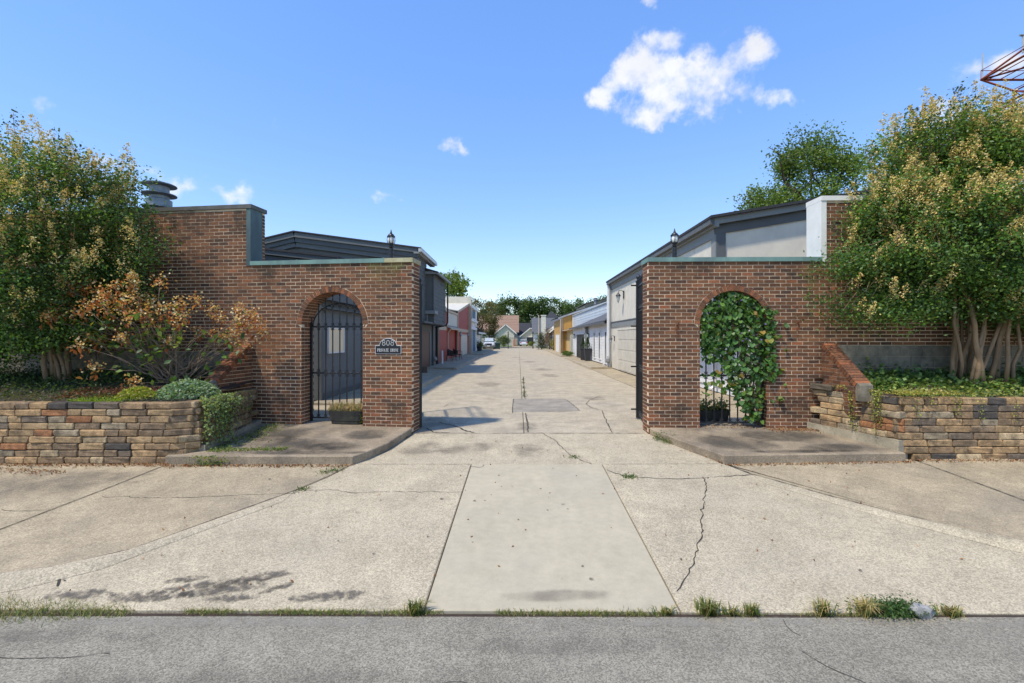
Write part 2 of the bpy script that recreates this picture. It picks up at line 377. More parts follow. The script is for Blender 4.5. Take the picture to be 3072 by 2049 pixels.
L1e = [(-16, 3.72), (-5.6, 3.74), (-5.0, 3.82)] + L1; R1e = R1 + [(5.6, 4.05), (6.2, 3.8), (7, 3.72), (16, 3.69)]
slab('slab', [L1[5], (PT[0][0], yb), PT[3], (-16, YE(-16))] + L1e[:-1], m_conc, apron)
slab('slab', [(PT[1][0], yb)] + R1e + [(16, YE(16)), PT[2]], m_conc, apron)
slab('slab', [L1[5], (-2.14, 7.4), (-1.93, YG), (2.5, YG), R1[0], (PT[1][0], yb), (PT[0][0], yb)], m_conc, apron, gap=.004)
slab('slab', [(-5.5, 3.745), (-5.0, 3.82)] + L1 + [(-5.23, 6.83), L2[2], L2[1], L2[0]], m_walk, apron, .002)
slab('slab', [(-5.5, 3.745), L2[0], L2[1], L2[2], (-5.25, 6.86), (-16, 6.86), (-16, 3.725)], m_walk, apron, .002)
slab('slab', R1 + [(5.6, 4.05), (6.15, 3.82), R2[1], R2[0], (6.1, 7.06), (3.12, 6.82)], m_walk, apron, .002)
slab('slab', [R2[0], R2[1], (6.15, 3.82), (7, 3.725), (16, 3.695), (16, 7.1), (6.4, 7.1)], m_walk, apron, .002)

def crack(pts, parent, w=.010, dz=.006, name='crack', jag=.018, zf=gz):
    P = []
    for i in range(len(pts) - 1):
        a, c = Vector(pts[i]), Vector(pts[i + 1]); k = max(2, int((c - a).length / .06))
        for j in range(k):
            q = a.lerp(c, j / k); P.append(q + Vector((random.uniform(-jag, jag), random.uniform(-jag, jag))))
    P.append(Vector(pts[-1])); b = B(); vs = []
    for i, q in enumerate(P):
        d = (P[min(i + 1, len(P) - 1)] - P[max(i - 1, 0)]).normalized(); n_ = Vector((-d.y, d.x)); ww = w * random.uniform(.35, 1.0) * .5
        for sgn in (-1, 1):
            r = q + n_ * ww * sgn; vs.append((r.x, r.y, zf(r.y) + dz))
    b.add(vs, [(2 * i, 2 * i + 1, 2 * i + 3, 2 * i + 2) for i in range(len(P) - 1)])
    mk(name, b, m_dirt, parent)
def gp(*q): return [g2(x, y) for x, y in q]
crack(gp((1624, 1298), (1660, 1318), (1695, 1350), (1712, 1368), (1775, 1393)), apron, .016)
crack(gp((1818, 1411), (1870, 1428), (1990, 1438), (2100, 1434), (2200, 1428), (2265, 1424)), apron, .014)
crack(gp((2110, 1430), (2118, 1460), (2112, 1500), (2103, 1560), (2105, 1600), (2090, 1650), (2068, 1720), (2030, 1775)), apron, .014)
crack(gp((300, 1492), (370, 1490), (420, 1494), (560, 1493), (880, 1480), (900, 1471), (1010, 1470), (1050, 1478), (1200, 1476), (1386, 1477)), apron, .009)
crack(gp((1412, 1400), (1440, 1405), (1452, 1395)), apron, .010, .009)
crack(gp((0, 1532), (90, 1533), (150, 1530)), apron, .007)
crack(gp((200, 1695), (180, 1735), (172, 1760)), apron, .03)
for jl in (L1e[1:], [(-5.5, 3.76)] + L2, R1e[:-1], R2 + [(6.15, 3.83)]): crack(jl, apron, .018, .010, 'joint', .003)
crack([(-1.93, YG), (2.5, YG)], apron, .022, .008, 'joint', .004); crack([L1[5], (PT[0][0], yb)], apron, .007, .008, 'joint', .003); crack([(PT[1][0], yb), R1[0]], apron, .007, .008, 'joint', .003)
# rolled kerb ends of the driveway flares
b = B()
def roll(pts, h, w):
    vs = []; n = len(pts)
    for i, (p, hh) in enumerate(zip(pts, h)):
        for k, (dy, dz) in enumerate(((.0, 0), (-.05, .5), (-.12, 1.0), (-.22, .85), (-.32, 0.0))):
            y = p[1] + dy * w; vs.append((p[0], y, gz(y) + .003 + dz * hh))
    b.add(vs, [(i * 5 + k, (i + 1) * 5 + k, (i + 1) * 5 + k + 1, i * 5 + k + 1) for i in range(n - 1) for k in range(4)])
roll(L1e[:5] + [L1[2], g2(640, 1560), g2(889, 1471)], [.12, .11, .09, .075, .06, .04, .02, .0], 1.1)
mk('rolled_kerb', b, m_conc, apron, smooth=True)
b = B(); roll(R1e[1:], [0, .01, .03, .05, .065, .08, .10, .11, .12], 1.1)
mk('rolled_kerb', b, m_conc, apron, smooth=True)
# dirt, damp, oil marks and painted soft shade on the concrete: each a thin film with a ragged outline of its own
def film(name, col, rough=.9, thr=(.36, .80), scale=9.0, amt=.75):
    m = bpy.data.materials.new(name); m.use_nodes = True; nt = m.node_tree; N = nt.nodes; L = nt.links; b = N['Principled BSDF']; b.inputs['Base Color'].default_value = (*col, 1); b.inputs['Roughness'].default_value = rough
    at = N.new('ShaderNodeAttribute'); at.attribute_name = 'Col'; geo = N.new('ShaderNodeNewGeometry'); nz = N.new('ShaderNodeTexNoise'); nz.inputs['Scale'].default_value = scale; nz.inputs['Detail'].default_value = 7; nz.inputs['Roughness'].default_value = .65; L.new(geo.outputs['Position'], nz.inputs['Vector'])
    ad = N.new('ShaderNodeMath'); ad.operation = 'MULTIPLY_ADD'; L.new(at.outputs['Fac'], ad.inputs[0]); ad.inputs[1].default_value = .42; L.new(nz.outputs['Fac'], ad.inputs[2])
    mr = N.new('ShaderNodeMapRange'); mr.interpolation_type = 'SMOOTHSTEP'; mr.inputs[1].default_value = thr[0] + .25; mr.inputs[2].default_value = thr[1] + .25; mr.inputs[4].default_value = amt; L.new(ad.outputs[0], mr.inputs[0])
    cl = N.new('ShaderNodeMath'); cl.operation = 'MULTIPLY'; L.new(mr.outputs[0], cl.inputs[0]); gt = N.new('ShaderNodeMath'); gt.operation = 'MULTIPLY'; gt.use_clamp = True; L.new(at.outputs['Fac'], gt.inputs[0]); gt.inputs[1].default_value = 4.0; L.new(gt.outputs[0], cl.inputs[1])
    L.new(cl.outputs[0], b.inputs['Alpha']); return m
m_damp = film('damp_grit', (.11, .095, .078), amt=.8, thr=(.44, .74), scale=14); m_oil_shade = film('oil_and_shade_film', (.15, .128, .10), amt=.38, scale=2.4); m_moss = film('dark_lichen', (.07, .062, .05), amt=.75, scale=2.2)
def stain(name, m, c, r, rot, parent, zf=gz, dz=.007, n=20):
    b = B(); vs = [(c[0], c[1], zf(c[1]) + dz)]
    for k in (.55, 1.0):
        for j in range(n):
            t = 2 * math.pi * j / n; x, y = r[0] * k * math.cos(t), r[1] * k * math.sin(t); x, y = x * math.cos(rot) - y * math.sin(rot), x * math.sin(rot) + y * math.cos(rot); vs.append((c[0] + x, c[1] + y, zf(c[1] + y) + dz))
    b.add(vs, [(0, 1 + j, 1 + (j + 1) % n) for j in range(n)] + [(1 + j, 1 + n + j, 1 + n + (j + 1) % n, 1 + (j + 1) % n) for j in range(n)])
    me = b.mesh(name, m, WO[parent.name], fix=False); ca = me.color_attributes.new('Col', 'FLOAT_COLOR', 'POINT'); v = [1.0] * 4 + [.75, .75, .75, 1] * n + [0, 0, 0, 1] * n; ca.data.foreach_set('color', v); mk(name, me, m, parent)
for c, r, rot in ((g2(640, 1765), (.62, .17), .12), (g2(770, 1735), (.45, .10), .35), (g2(450, 1790), (.5, .12), .05), (g2(980, 1790), (.5, .10), .1), (g2(230, 1785), (.4, .10), .05), (g2(700, 1795), (.35, .08), .1), (g2(830, 1765), (.25, .06), .6), (g2(560, 1740), (.25, .07), .2)): stain('damp_stain', m_damp, c, r, rot, apron)
for c, r, rot in ((g2(1390, 1345), (.75, .42), .2), (g2(1270, 1345), (.5, .5), .8), (g2(1590, 1350), (.35, .6), .2), (g2(120, 1450), (1.6, .7), .2)): stain('stain_and_shade', m_oil_shade, c, r, rot, apron)  # grey patches by the left pier: soft shade on the drive, painted as film
ROADZ = lambda y: float(np.interp(y, [-9, -4, 0, 2.2, 3.44], [-.33, -.25, -.255, -.29, -.312]))
for q in ([(1.98, 3.41), (1.96, 3.3), (2.0, 3.2)], [(1.9, 3.05), (1.98, 2.9), (2.12, 2.75), (2.2, 2.6), (2.35, 2.45)], [(-3.6, 3.0), (-3.1, 2.96), (-2.7, 3.02)], [(-.9, 2.7), (-.4, 2.76), (.1, 2.72)]): crack(q, road, .007, .004, 'crack', .012, ROADZ)
m_wear = film('tyre_wear', (.13, .118, .10), amt=.28, scale=3.5, thr=(.36, .9)); m_pale = film('pale_grit', (.36, .33, .27), amt=.5, scale=11.0, thr=(.40, .8))
for c, r, rot in (((-1.5, 2.7), (2.6, .25), .02), ((2.4, 2.62), (2.4, .22), -.02), ((.3, 3.1), (1.2, .14), 0), ((-3.2, 3.2), (1.0, .12), 0)): stain('tyre_wear', m_wear, c, r, rot, road, ROADZ, .003)
for c, r, rot in (((-2.0, 3.36), (2.2, .10), 0), ((1.6, 3.36), (2.0, .09), 0), ((4.0, 3.33), (1.4, .08), 0)): stain('road_edge_grit', m_pale, c, r, rot, road, ROADZ, .004)
for c, r, rot in ((g2(1650, 1790), (.7, .10), .05),): stain('stain_and_shade', m_oil_shade, c, r, rot, apron, dz=.010)
for k in range(26):
    x = random.uniform(-3.5, 4.2); y = random.uniform(3.8, 7.8); stain('spot', m_damp, (x, y), (random.uniform(.015, .04),) * 2, 0, apron, n=9, dz=.011)

# ------------------------------------------------------------------ lane behind the gate
lane = structure('lane', (0, 9, 0))
b = B(); b.add([(-13, YG, -.05), (13, YG, -.05), (13, 130, -.05), (-13, 130, -.05)], [(0, 1, 2, 3)]); mk('joint_bed', b, m_dirt, lane)
XL, XR, XM = -3.5, 4.25, .14
joints = [YG, 14.2, 20.9, 26.6, 32.5, 39, 46, 54, 63, 73, 84]
for i in range(len(joints) - 1):
    y0, y1 = joints[i], joints[i + 1]
    l0, l1 = (XL, XM + (y0 - 8.5) * .004), (XM + (y0 - 8.5) * .004, XR)
    slab('slab', [(l0[0], y0), (l0[1], y0), (l0[1] + .02, y1), (XL, y1)], m_lane, lane, 0, .006)
    slab('slab', [(l1[0], y0), (l1[1], y0), (XR, y1), (l1[0] + .02, y1)], m_lane, lane, 0, .006)
def ground_sheet(name, x0, x1, y0, y1, z, m, parent):
    b = B(); b.bb(x0, x1, y0, y1, z - .1, z); return mk(name, b, m, parent)
sl_ = slab('slab', [g2(1538, 1197), g2(1697, 1197), g2(1741, 1233), g2(1536, 1237)], m_grey, lane, .004, 0, label='square grey repair patch in the lane'); 
for seg in ([(1536, 1240), (1541, 1197), (1690, 1197)], [(1700, 1200), (1741, 1233), (1640, 1236)]): crack(gp(*seg), lane, .022, .008)
crack(gp((1577, 1240), (1583, 1270), (1584, 1297)), lane, .04)
crack(gp((1320, 1268), (1370, 1280), (1400, 1294), (1422, 1298)), lane, .05)
crack(gp((1252, 1283), (1280, 1284), (1300, 1297), (1350, 1299)), lane, .03)
crack(gp((1990, 1180), (1850, 1185), (1800, 1188), (1770, 1200), (1758, 1212), (1775, 1224), (1806, 1232), (1815, 1255), (1836, 1298)), lane, .02, .008)
crack(gp((1800, 1218), (1900, 1213)), lane, .012, .008); crack(gp((1818, 1262), (1925, 1262)), lane, .012, .008)
crack(gp((1330, 1222), (1345, 1212), (1360, 1209)), lane, .015)
crack(gp((1575, 1196), (1572, 1160), (1570, 1130)), lane, .03)
for k in range(9):
    stain('oil_stain', m_oil_shade, (random.uniform(-2.4, 3.2), 9.4 + k * 4.1), (random.uniform(.4, .9), random.uniform(.5, 1.6)), random.uniform(-.2, .2), lane)
stain('oil_stain', m_oil_shade, (.2, 9.2), (.3, .7), 0, lane)
# paved margins behind the gate walls and along the houses, with kerbs
zf0 = lambda y: 0.0
def margin(x0, x1, segs, name):
    root = structure(name, (x0, segs[0][0], 0)); inner = x0 if abs(x0) < abs(x1) else x1; outer = x1 if inner == x0 else x0
    for y0, y1, za, zb in segs:
        bb_ = B(); n = max(1, int((y1 - y0) / 3))
        for k in range(n):
            a = y0 + (y1 - y0) * k / n + .004; c = y0 + (y1 - y0) * (k + 1) / n - .004
            bb_ = B(); bb_.hexa([(inner, a, -.1), (outer, a, -.1), (outer, c, -.1), (inner, c, -.1), (inner, a, za), (outer, a, zb), (outer, c, zb), (inner, c, za)])
            mk('pavement_slab', bb_, m_walk, root)
            if za > .1:
                kb = B(); s = 1 if inner > outer else -1
                kb.hexa([(inner, a, -.1), (inner + s * .15, a, -.1), (inner + s * .15, c, -.1), (inner, c, -.1), (inner, a, za + .003), (inner + s * .12, a, za + .003), (inner + s * .12, c, za + .003), (inner, c, za + .003)])
                mk('kerb', kb, m_lane, root)
    return root
margin(XL, -12.5, [(8.96, 12.0, .015, .06)], 'forecourt')
margin(XL, -5.45, [(12.0, 15.5, .015, .08), (15.5, 20.4, .13, .14), (20.4, 25.5, .015, .12), (25.5, 40, .13, .14), (40, 47, .015, .12), (47, 66, .13, .14), (66, 80, .015, .03)], 'pavement')
margin(XR, 13, [(8.93, 12.0, .015, .06)], 'forecourt')
margin(XR, 6.6, [(12, 18, .015, .08), (18, 25.8, .012, .10), (25.8, 33.6, .13, .14), (33.6, 43, .02, .12), (43, 55, .13, .14), (55, 72, .13, .14)], 'pavement')

# ------------------------------------------------------------------ gate walls of brick
CR, BL = .0677, .2032                                  # course height, brick module
def brick_col(orange=.05):
    r = random.random()
    if r < orange: c = (.27, .105, .05)
    elif r < .30: c = (.20, .090, .044)
    elif r < .62: c = (.165, .076, .039)
    elif r < .86: c = (.132, .064, .036)
    else: c = (.095, .052, .034)
    k = random.uniform(.85, 1.15); return tuple(x * k for x in c)

class Frame:
    def __init__(s, P0, t, dp): s.P0 = Vector(P0); s.t = Vector(t); s.dp = Vector(dp)
    def p(s, a, w, z): q = s.P0 + s.t * a + s.dp * w; return Vector((q.x, q.y, z))
    def rot(s): return math.atan2(s.t.y, s.t.x)
aL, aR = R(7.0), R(-1.2)
FL = Frame((-1.96, 8.52), (-math.cos(aL), math.sin(aL)), (math.sin(aL), math.cos(aL)))
FR = Frame((2.46, 8.5), (math.cos(aR), math.sin(aR)), (-math.sin(aR), math.cos(aR)))

def gate_wall(fr, label, S_low, S_max, arch, found_z, chipzone, clad, T=.42):
    sc_, zc, RA = arch; ZL, ZH = 3.21, 4.33; RO = RA + .105
    root = thing('gate_wall', label, 'brick wall', fr.p(0, .2, .0))
    P = fr.p; e = .004                                # mortar stands 4 mm behind the brick faces
    # mortar core with the arched doorway
    n = 24; out = [(e, -.02), (e, ZL), (S_low + e, ZL), (S_low + e, ZH), (S_max, ZH), (S_max, -.02), (sc_ + RA + e, -.02), (sc_ + RA + e, zc)]
    out += [(sc_ + (RA + e) * math.cos(math.pi * k / n), zc + (RA + e) * math.sin(math.pi * k / n)) for k in range(1, n)] + [(sc_ - RA - e, zc), (sc_ - RA - e, -.02)]
    b = B(); b.prism([P(s, e, z) for s, z in out], fr.dp.to_3d() * (T - 2 * e)); mk('mortar', b, m_mortar, root)
    fronts = []; rest = B()
    def put(q, w0, w1, col, chip):
        rest.cur = (*col, chip); rest.hexa([P(q[0][0], w0, q[0][1]), P(q[1][0], w0, q[1][1]), P(q[1][0], w1, q[1][1]), P(q[0][0], w1, q[0][1]),
                                            P(q[3][0], w0, q[3][1]), P(q[2][0], w0, q[2][1]), P(q[2][0], w1, q[2][1]), P(q[3][0], w1, q[3][1])])
    for k in range(-17, 48):
        z1 = ZL - k * CR - .003; z0 = z1 - (CR - .0125); par = k % 2
        if z1 < .02 or z1 > ZH + .01: continue
        z1 = min(z1, ZH); z0 = max(z0, -.01)
        low = z1 <= ZL
        lo = 0.0 if low else S_low + .085; hi = S_max
        if found_z and z0 < found_z - .02: hi = S_low + .22
        # door opening limits at the brick's bottom and top edges
        def cut(z):
            if z <= zc: return RA
            return math.sqrt(max(0, RO * RO - (z - zc) ** 2)) if z < zc + RO else None
        c0, c1 = cut(z0), cut(z1)
        if c0 is not None and c1 is None:
            c1 = .0
            if zc + RO - z0 < .034: c0 = c1 = None
        spans = [((lo, lo), (hi, hi))] if c0 is None else [((lo, lo), (sc_ - c0, sc_ - c1)), ((sc_ + c0, sc_ + c1), (hi, hi))]
        if c0 is not None and not low: spans = [((lo, lo), (hi, hi))]
        for si, ((a0, a1), (e0, e1)) in enumerate(spans):
            i0 = int(math.floor((min(a0, a1) - par * BL / 2) / BL)) - 1
            s = par * BL / 2 + i0 * BL
            while s < max(e0, e1):
                sa, sb = s + .006, s + BL - .006; s += BL
                q0a, q1a = max(sa, a0 + (.0 if a0 == 0 else .008 if z0 > zc else 0)), max(sa, a1 + (.0 if a1 == 0 else .008 if z1 > zc else 0))
                q0b, q1b = min(sb, e0 - (.008 if (z0 > zc and e0 < hi) else 0)), min(sb, e1 - (.008 if (z1 > zc and e1 < hi) else 0))
                if q0b - q0a < .004 and q1b - q1a < .004: continue
                q0b = max(q0b, q0a + .001); q1b = max(q1b, q1a + .001)
                if max(q0b - q0a, q1b - q1a) < .006: continue
                deep = .095
                col = brick_col(.025); chip = 0.0
                r = random.random()
                if chipzone(s, z0): chip = .42 if r < .35 else .12; col = brick_col(.14)
                elif r < .05: chip = .2
                full = abs((q0b - q0a) - (BL - .012)) < 1e-4 and abs((q1b - q1a) - (BL - .012)) < 1e-4 and z1 - z0 > .05
                q = [(q0a, z0), (q0b, z0), (q1b, z1), (q1a, z1)]
                if low and min(q0a, q1a) < .001 and par == 1: deep = .193
                pc = P((q0a + q0b) / 2, 0, (z0 + z1) / 2)
                fronts.append((full, q, deep, col, chip, (q0b - q0a) / (pc.y ** 2 + pc.x ** 2 * .2), pc))
        # return faces: pier end and door jambs
        ends = []
        if low: ends.append((0.0, .095, 1))
        if z1 <= zc + .02: ends += [(sc_ - RA - .095, sc_ - RA, 0), (sc_ + RA, sc_ + RA + .095, 0)]
        for s0, s1, pe in ends:
            w = .105 if not (pe and par) else .203
            if not pe and par: put([(s0, z0), (s1, z0), (s1, z1), (s0, z1)], w, min(T, w + .092), brick_col(.1), .15); w += .102
            while w < T - .03:
                w1 = min(T, w + .193); put([(s0, z0), (s1, z0), (s1, z1), (s0, z1)], w, w1, brick_col(.1), .2 if random.random() < .3 else 0); w = w1 + .01
        if not low:
            put([(S_low, z0), (S_low + .095, z0), (S_low + .095, z1), (S_low, z1)], T - .095, T, brick_col(), 0)
    # the bricks that show largest are single parts (full stretchers share one mesh), the others one joined part
    fronts.sort(key=lambda f: -f[5])
    ub = {}
    for i, (full, q, deep, col, chip, _, pc) in enumerate(fronts):
        if i < 262:
            w0 = random.uniform(-.0025, .0015)
            if full and deep < .1:
                if 'm' not in ub:
                    bb_ = B(); bb_.box((0, deep / 2, 0), (BL - .012, deep, CR - .0125)); ub['m'] = bb_.mesh('brick', m_bricko)
                o = bpy.data.objects.new('brick', ub['m']); o.location = P((q[0][0] + q[1][0]) / 2, w0, (q[0][1] + q[2][1]) / 2) - WO[root.name]
                o.rotation_euler = (random.uniform(-.008, .008), 0, math.atan2(fr.dp.y, fr.dp.x) - math.pi / 2); link(o, root)
            else:
                bb_ = B(); bb_.hexa([P(q[0][0], w0, q[0][1]), P(q[1][0], w0, q[1][1]), P(q[1][0], deep, q[1][1]), P(q[0][0], deep, q[0][1]),
                                     P(q[3][0], w0, q[3][1]), P(q[2][0], w0, q[2][1]), P(q[2][0], deep, q[2][1]), P(q[3][0], deep, q[3][1])])
                o = mk('brick', bb_, m_bricko, root)
            o.color = (*col, chip)
        else: put(q, random.uniform(-.0025, .0015), deep, col, chip)
    # voussoirs: front ring single bricks, the ring behind joined
    nv = int(round(math.pi * (RA + .05) / .0655))
    for k in range(nv):
        for w0, w1 in ((-.006, .198), (.208, T)):
            t0, t1 = math.pi * (k + .07) / nv, math.pi * (k + .93) / nv
            q = [(sc_ + r * math.cos(t), zc + r * math.sin(t)) for r, t in ((RA, t0), (RO - .004, t0), (RO - .004, t1), (RA, t1))]
            pts = [P(s, w0, z) for s, z in q] + [P(s, w1, z) for s, z in q]
            if w0 < 0 and k < 38:
                bb_ = B(); bb_.hexa(pts); o = mk('brick', bb_, m_bricko, root); o.color = (*brick_col(.2), .25)
            else: rest.cur = (*brick_col(.15), .2); rest.hexa(pts)
    mk('brickwork', rest, m_brick, root, kind='stuff')
    # copings
    cw = T + .05
    def cope(s0, s1, z0, z1, m, name='coping'):
        bb_ = B(); bb_.hexa([P(s0, -.025, z0), P(s1, -.025, z0), P(s1, T + .025, z0), P(s0, T + .025, z0), P(s0, -.025, z1), P(s1, -.025, z1), P(s1, T + .025, z1 + .004), P(s0, T + .025, z1 + .004)])
        return mk(name, bb_, m, root)
    return root, cope, P, T
zoneL = lambda s, z: (s < .95 and .3 < z < 2.35 and random.random() < .55) or (z < .5 and random.random() < .4)
zoneR = lambda s, z: (s < .2 and random.random() < .4) or random.random() < .08
SLl, SLr = 3.28, 3.19
wl, cope, P, T = gate_wall(FL, 'brick gate wall with house number plaque, open arched doorway and taller copper-clad step', SLl, 15.0, (1.59, 2.05, .62), 1.54, zoneL, 'copper')
cope(-.02, .55, 3.212, 3.292, m_copper_y); cope(.552, 2.3, 3.212, 3.292, m_copper); cope(2.302, SLl - .004, 3.212, 3.292, m_copper)
cope(SLl - .03, 5.9, 4.333, 4.41, m_bronze); cope(5.902, 15.0, 4.333, 4.405, m_bronze)
b = B(); b.hexa([P(SLl - .008, -.01, 3.205), P(SLl + .085, -.01, 3.205), P(SLl + .085, .0, 3.205), P(SLl - .008, .0, 3.205), P(SLl - .008, -.01, 4.333), P(SLl + .085, -.01, 4.333), P(SLl + .085, .0, 4.333), P(SLl - .008, .0, 4.333)])
mk('flashing', b, m_copper_d, wl)
b = B(); b.hexa([P(SLl - .010, -.008, 3.296), P(SLl + .004, -.008, 3.296), P(SLl + .004, .33, 3.296), P(SLl - .010, .33, 3.296), P(SLl - .010, -.008, 4.332), P(SLl + .004, -.008, 4.332), P(SLl + .004, .33, 4.332), P(SLl - .010, .33, 4.332)])
mk('flashing', b, m_copper_d, wl)
for s in (.55, 2.3):
    b = B(); b.hexa([P(s - .012, -.029, 3.208), P(s + .012, -.029, 3.208), P(s + .012, T + .027, 3.208), P(s - .012, T + .027, 3.208), P(s - .012, -.029, 3.3), P(s + .012, -.029, 3.3), P(s + .012, T + .027, 3.3), P(s - .012, T + .027, 3.3)]); mk('coping_seam', b, m_copper, wl)
wr, cope, P, T = gate_wall(FR, 'brick gate wall with vine-filled arched doorway and white-clad taller step', SLr, 13.5, (1.575, 2.05, .62), 1.62, zoneR, 'white')
cope(-.02, 1.7, 3.212, 3.292, m_copper); cope(1.702, SLr - .004, 3.212, 3.292, m_copper)
cope(SLr - .016, 13.5, 4.333, 4.42, m_white)
b = B(); b.hexa([P(SLr - .012, -.012, 3.205), P(SLr + .085, -.012, 3.205), P(SLr + .085, .0, 3.205), P(SLr - .012, .0, 3.205), P(SLr - .012, -.012, 4.333), P(SLr + .085, -.012, 4.333), P(SLr + .085, .0, 4.333), P(SLr - .012, .0, 4.333)])
mk('cladding', b, m_white, wr)
b = B(); b.hexa([P(SLr - .014, -.010, 3.296), P(SLr + .004, -.010, 3.296), P(SLr + .004, .43, 3.296), P(SLr - .014, .43, 3.296), P(SLr - .014, -.010, 4.332), P(SLr + .004, -.010, 4.332), P(SLr + .004, .43, 4.332), P(SLr - .014, .43, 4.332)])
mk('cladding', b, m_white, wr)
# rust streaks under two old fixings, and the iron hooks themselves
m_rust = mat('rust', (.13, .045, .02), .9, .4, 30, .3, 100)
for s, z in ((.53, 2.03), (2.75, 2.07)):
    b = B(); b.tube([P(s, 0.0, z), P(s, -.05, z + .01), P(s + .02, -.06, z + .06)], .012, 6); mk('hook', b, m_rust, wr)
# weather streaks below the copings: thin dirt films that run down the brick
m_streak = film('dark_weathering', (.06, .05, .035), amt=.6, scale=6.0); m_alg = film('algae_film', (.20, .21, .06), amt=.5, scale=5.0); m_rustf = film('rust_film', (.16, .055, .02), amt=.85, scale=14.0)
def wallfilm(fr, root, s, z, w, h, m, name='weather_streak'):
    b = B(); vs = []; cs = []; nx, nz = 6, 8
    for j in range(nz + 1):
        for i in range(nx + 1):
            u, v = i / nx, j / nz; vs.append(fr.p(s + w * (u - .5), -.0095, z - h * v)); k = min(1, 2.6 * min(u, 1 - u)) * (1 - v) ** .8 * (1 if j else .8); cs += [k, k, k, 1]
    b.add(vs, [(j * (nx + 1) + i, j * (nx + 1) + i + 1, (j + 1) * (nx + 1) + i + 1, (j + 1) * (nx + 1) + i) for j in range(nz) for i in range(nx)])
    me = b.mesh(name, m, WO[root.name], fix=False); ca = me.color_attributes.new('Col', 'FLOAT_COLOR', 'POINT'); ca.data.foreach_set('color', cs); mk(name, me, m, root)
for s, z, w, h, m in ((.55, 3.2, 1.3, .55, m_alg), (.35, 3.1, .5, .35, m_streak), (1.9, 3.2, 1.2, .4, m_streak), (2.9, 3.2, .7, .9, m_streak), (4.6, 4.32, 1.6, .6, m_streak), (3.5, 4.3, .5, 1.2, m_streak), (.3, .6, .7, .5, m_streak), (2.6, .7, .8, .6, m_streak)): wallfilm(FL, wl, s, z, w, h, m)
for s, z, w, h, m in ((.9, 3.2, 1.6, .45, m_streak), (2.6, 3.2, 1.0, .6, m_streak), (.53, 2.06, .13, .5, m_rustf), (2.75, 2.08, .12, .5, m_rustf), (.5, .55, .9, .45, m_streak), (2.7, .7, 1.0, .6, m_streak), (3.0, 3.2, .5, 1.3, m_alg)): wallfilm(FR, wr, s, z, w, h, m)
# concrete block foundations of the taller walls
def foundation(fr, root, s0, s1, zt, base):
    z = zt
    while z > base:
        k = int(round((zt - z) / .205)); s = s0 - (.2 if k % 2 else 0)
        while s < s1:
            a, c = max(s, s0) + .004, min(s + .4, s1) - .004
            if c - a > .05:
                bb_ = B(); w = -.012 + random.uniform(-.003, .003); bb_.hexa([fr.p(a, w, z - .2), fr.p(c, w, z - .2), fr.p(c, .08, z - .2), fr.p(a, .08, z - .2), fr.p(a, w, z), fr.p(c, w, z), fr.p(c, .08, z), fr.p(a, .08, z)])
                mk('concrete_block', bb_, m_cmu, root)
            s += .4
        z -= .205
foundation(FL, wl, SLl + .22, 14.8, 1.520, .95); foundation(FR, wr, SLr + .22, 13.4, 1.654, 1.0)

# ------------------------------------------------------------------ sloping brick buttresses
def buttress(fr, s0, label, zt=1.71, zb=1.06, ln=.86, wd=.215, inner=-1):
    root = thing('buttress', label, 'brick buttress', fr.p(s0 + wd / 2, -ln / 2, .6)); P = fr.p
    zat = lambda w: zt + (zb - zt) * (-w / ln)
    e = .006; rest = B()
    b = B(); b.prism([P(s0 + e, -.002, .5), P(s0 + e, -.002, zt - .08), P(s0 + e, -ln, zb - .08), P(s0 + e, -ln, .5)], fr.t.to_3d() * (wd - 2 * e)); mk('mortar', b, m_mortar, root)
    for k in range(-1, 20):
        z1 = 1.65 - k * CR - .003; z0 = z1 - CR + .01; par = k % 2
        for i in range(-1, 7):
            a = (i * BL + par * BL / 2) + .005; c = a + BL - .01
            a = max(a, .003); 
            wmax0 = min(ln, ln * (zt - .085 - z0) / (zt - zb)); wmax1 = min(ln, ln * (zt - .085 - z1) / (zt - zb))
            c0, c1 = min(c, wmax0), min(c, wmax1)
            if c0 - a < .02 or z1 < .55: continue
            c1 = max(c1, a + .002)
            q = [P(s0, -a, z0), P(s0, -c0, z0), P(s0 + wd, -c0, z0), P(s0 + wd, -a, z0), P(s0, -a, z1), P(s0, -c1, z1), P(s0 + wd, -c1, z1), P(s0 + wd, -a, z1)]
            bb_ = B(); bb_.hexa(q); o = mk('brick', bb_, m_bricko, root); o.color = (*brick_col(.08), .15)
    sl = Vector((ln, zt - zb)).length; n = int(sl / .0655)
    for i in range(n):                                 # rowlock bricks laid across the slope
        t0, t1 = (i + .06) / n, (i + .94) / n; nx, nz = (zt - zb) / sl, ln / sl; h = .085
        q = []
        for up in (0, 1):
            for ss, t in ((s0 - .012, t0), (s0 - .012, t1), (s0 + wd + .012, t1), (s0 + wd + .012, t0)):
                w = -ln * t - nx * h * up * .0; q.append(P(ss, w - nx * h * up, zt - .085 + (zb - zt) * t + nz * h * up))
        bb_ = B(); bb_.hexa(q); o = mk('brick', bb_, m_bricko, root); o.color = (*brick_col(.25), .3)
    b = B(); b.prism([P(s0 + .0, -ln - .01, .75), P(s0 + .0, -ln - .01, zb - .04), P(s0 + .0, -ln - .05, zb - .015), P(s0 + .0, -ln - .11, zb - .05), P(s0 + .0, -ln - .125, .75)], fr.t.to_3d() * (wd + .0)); mk('end_stone', b, m_cmu, root)
    return root
buttress(FL, SLl - .03, 'sloping brick buttress half hidden by the browning shrub')
buttress(FR, SLr - .0, 'sloping brick buttress with grey end stone above the mossy top block')

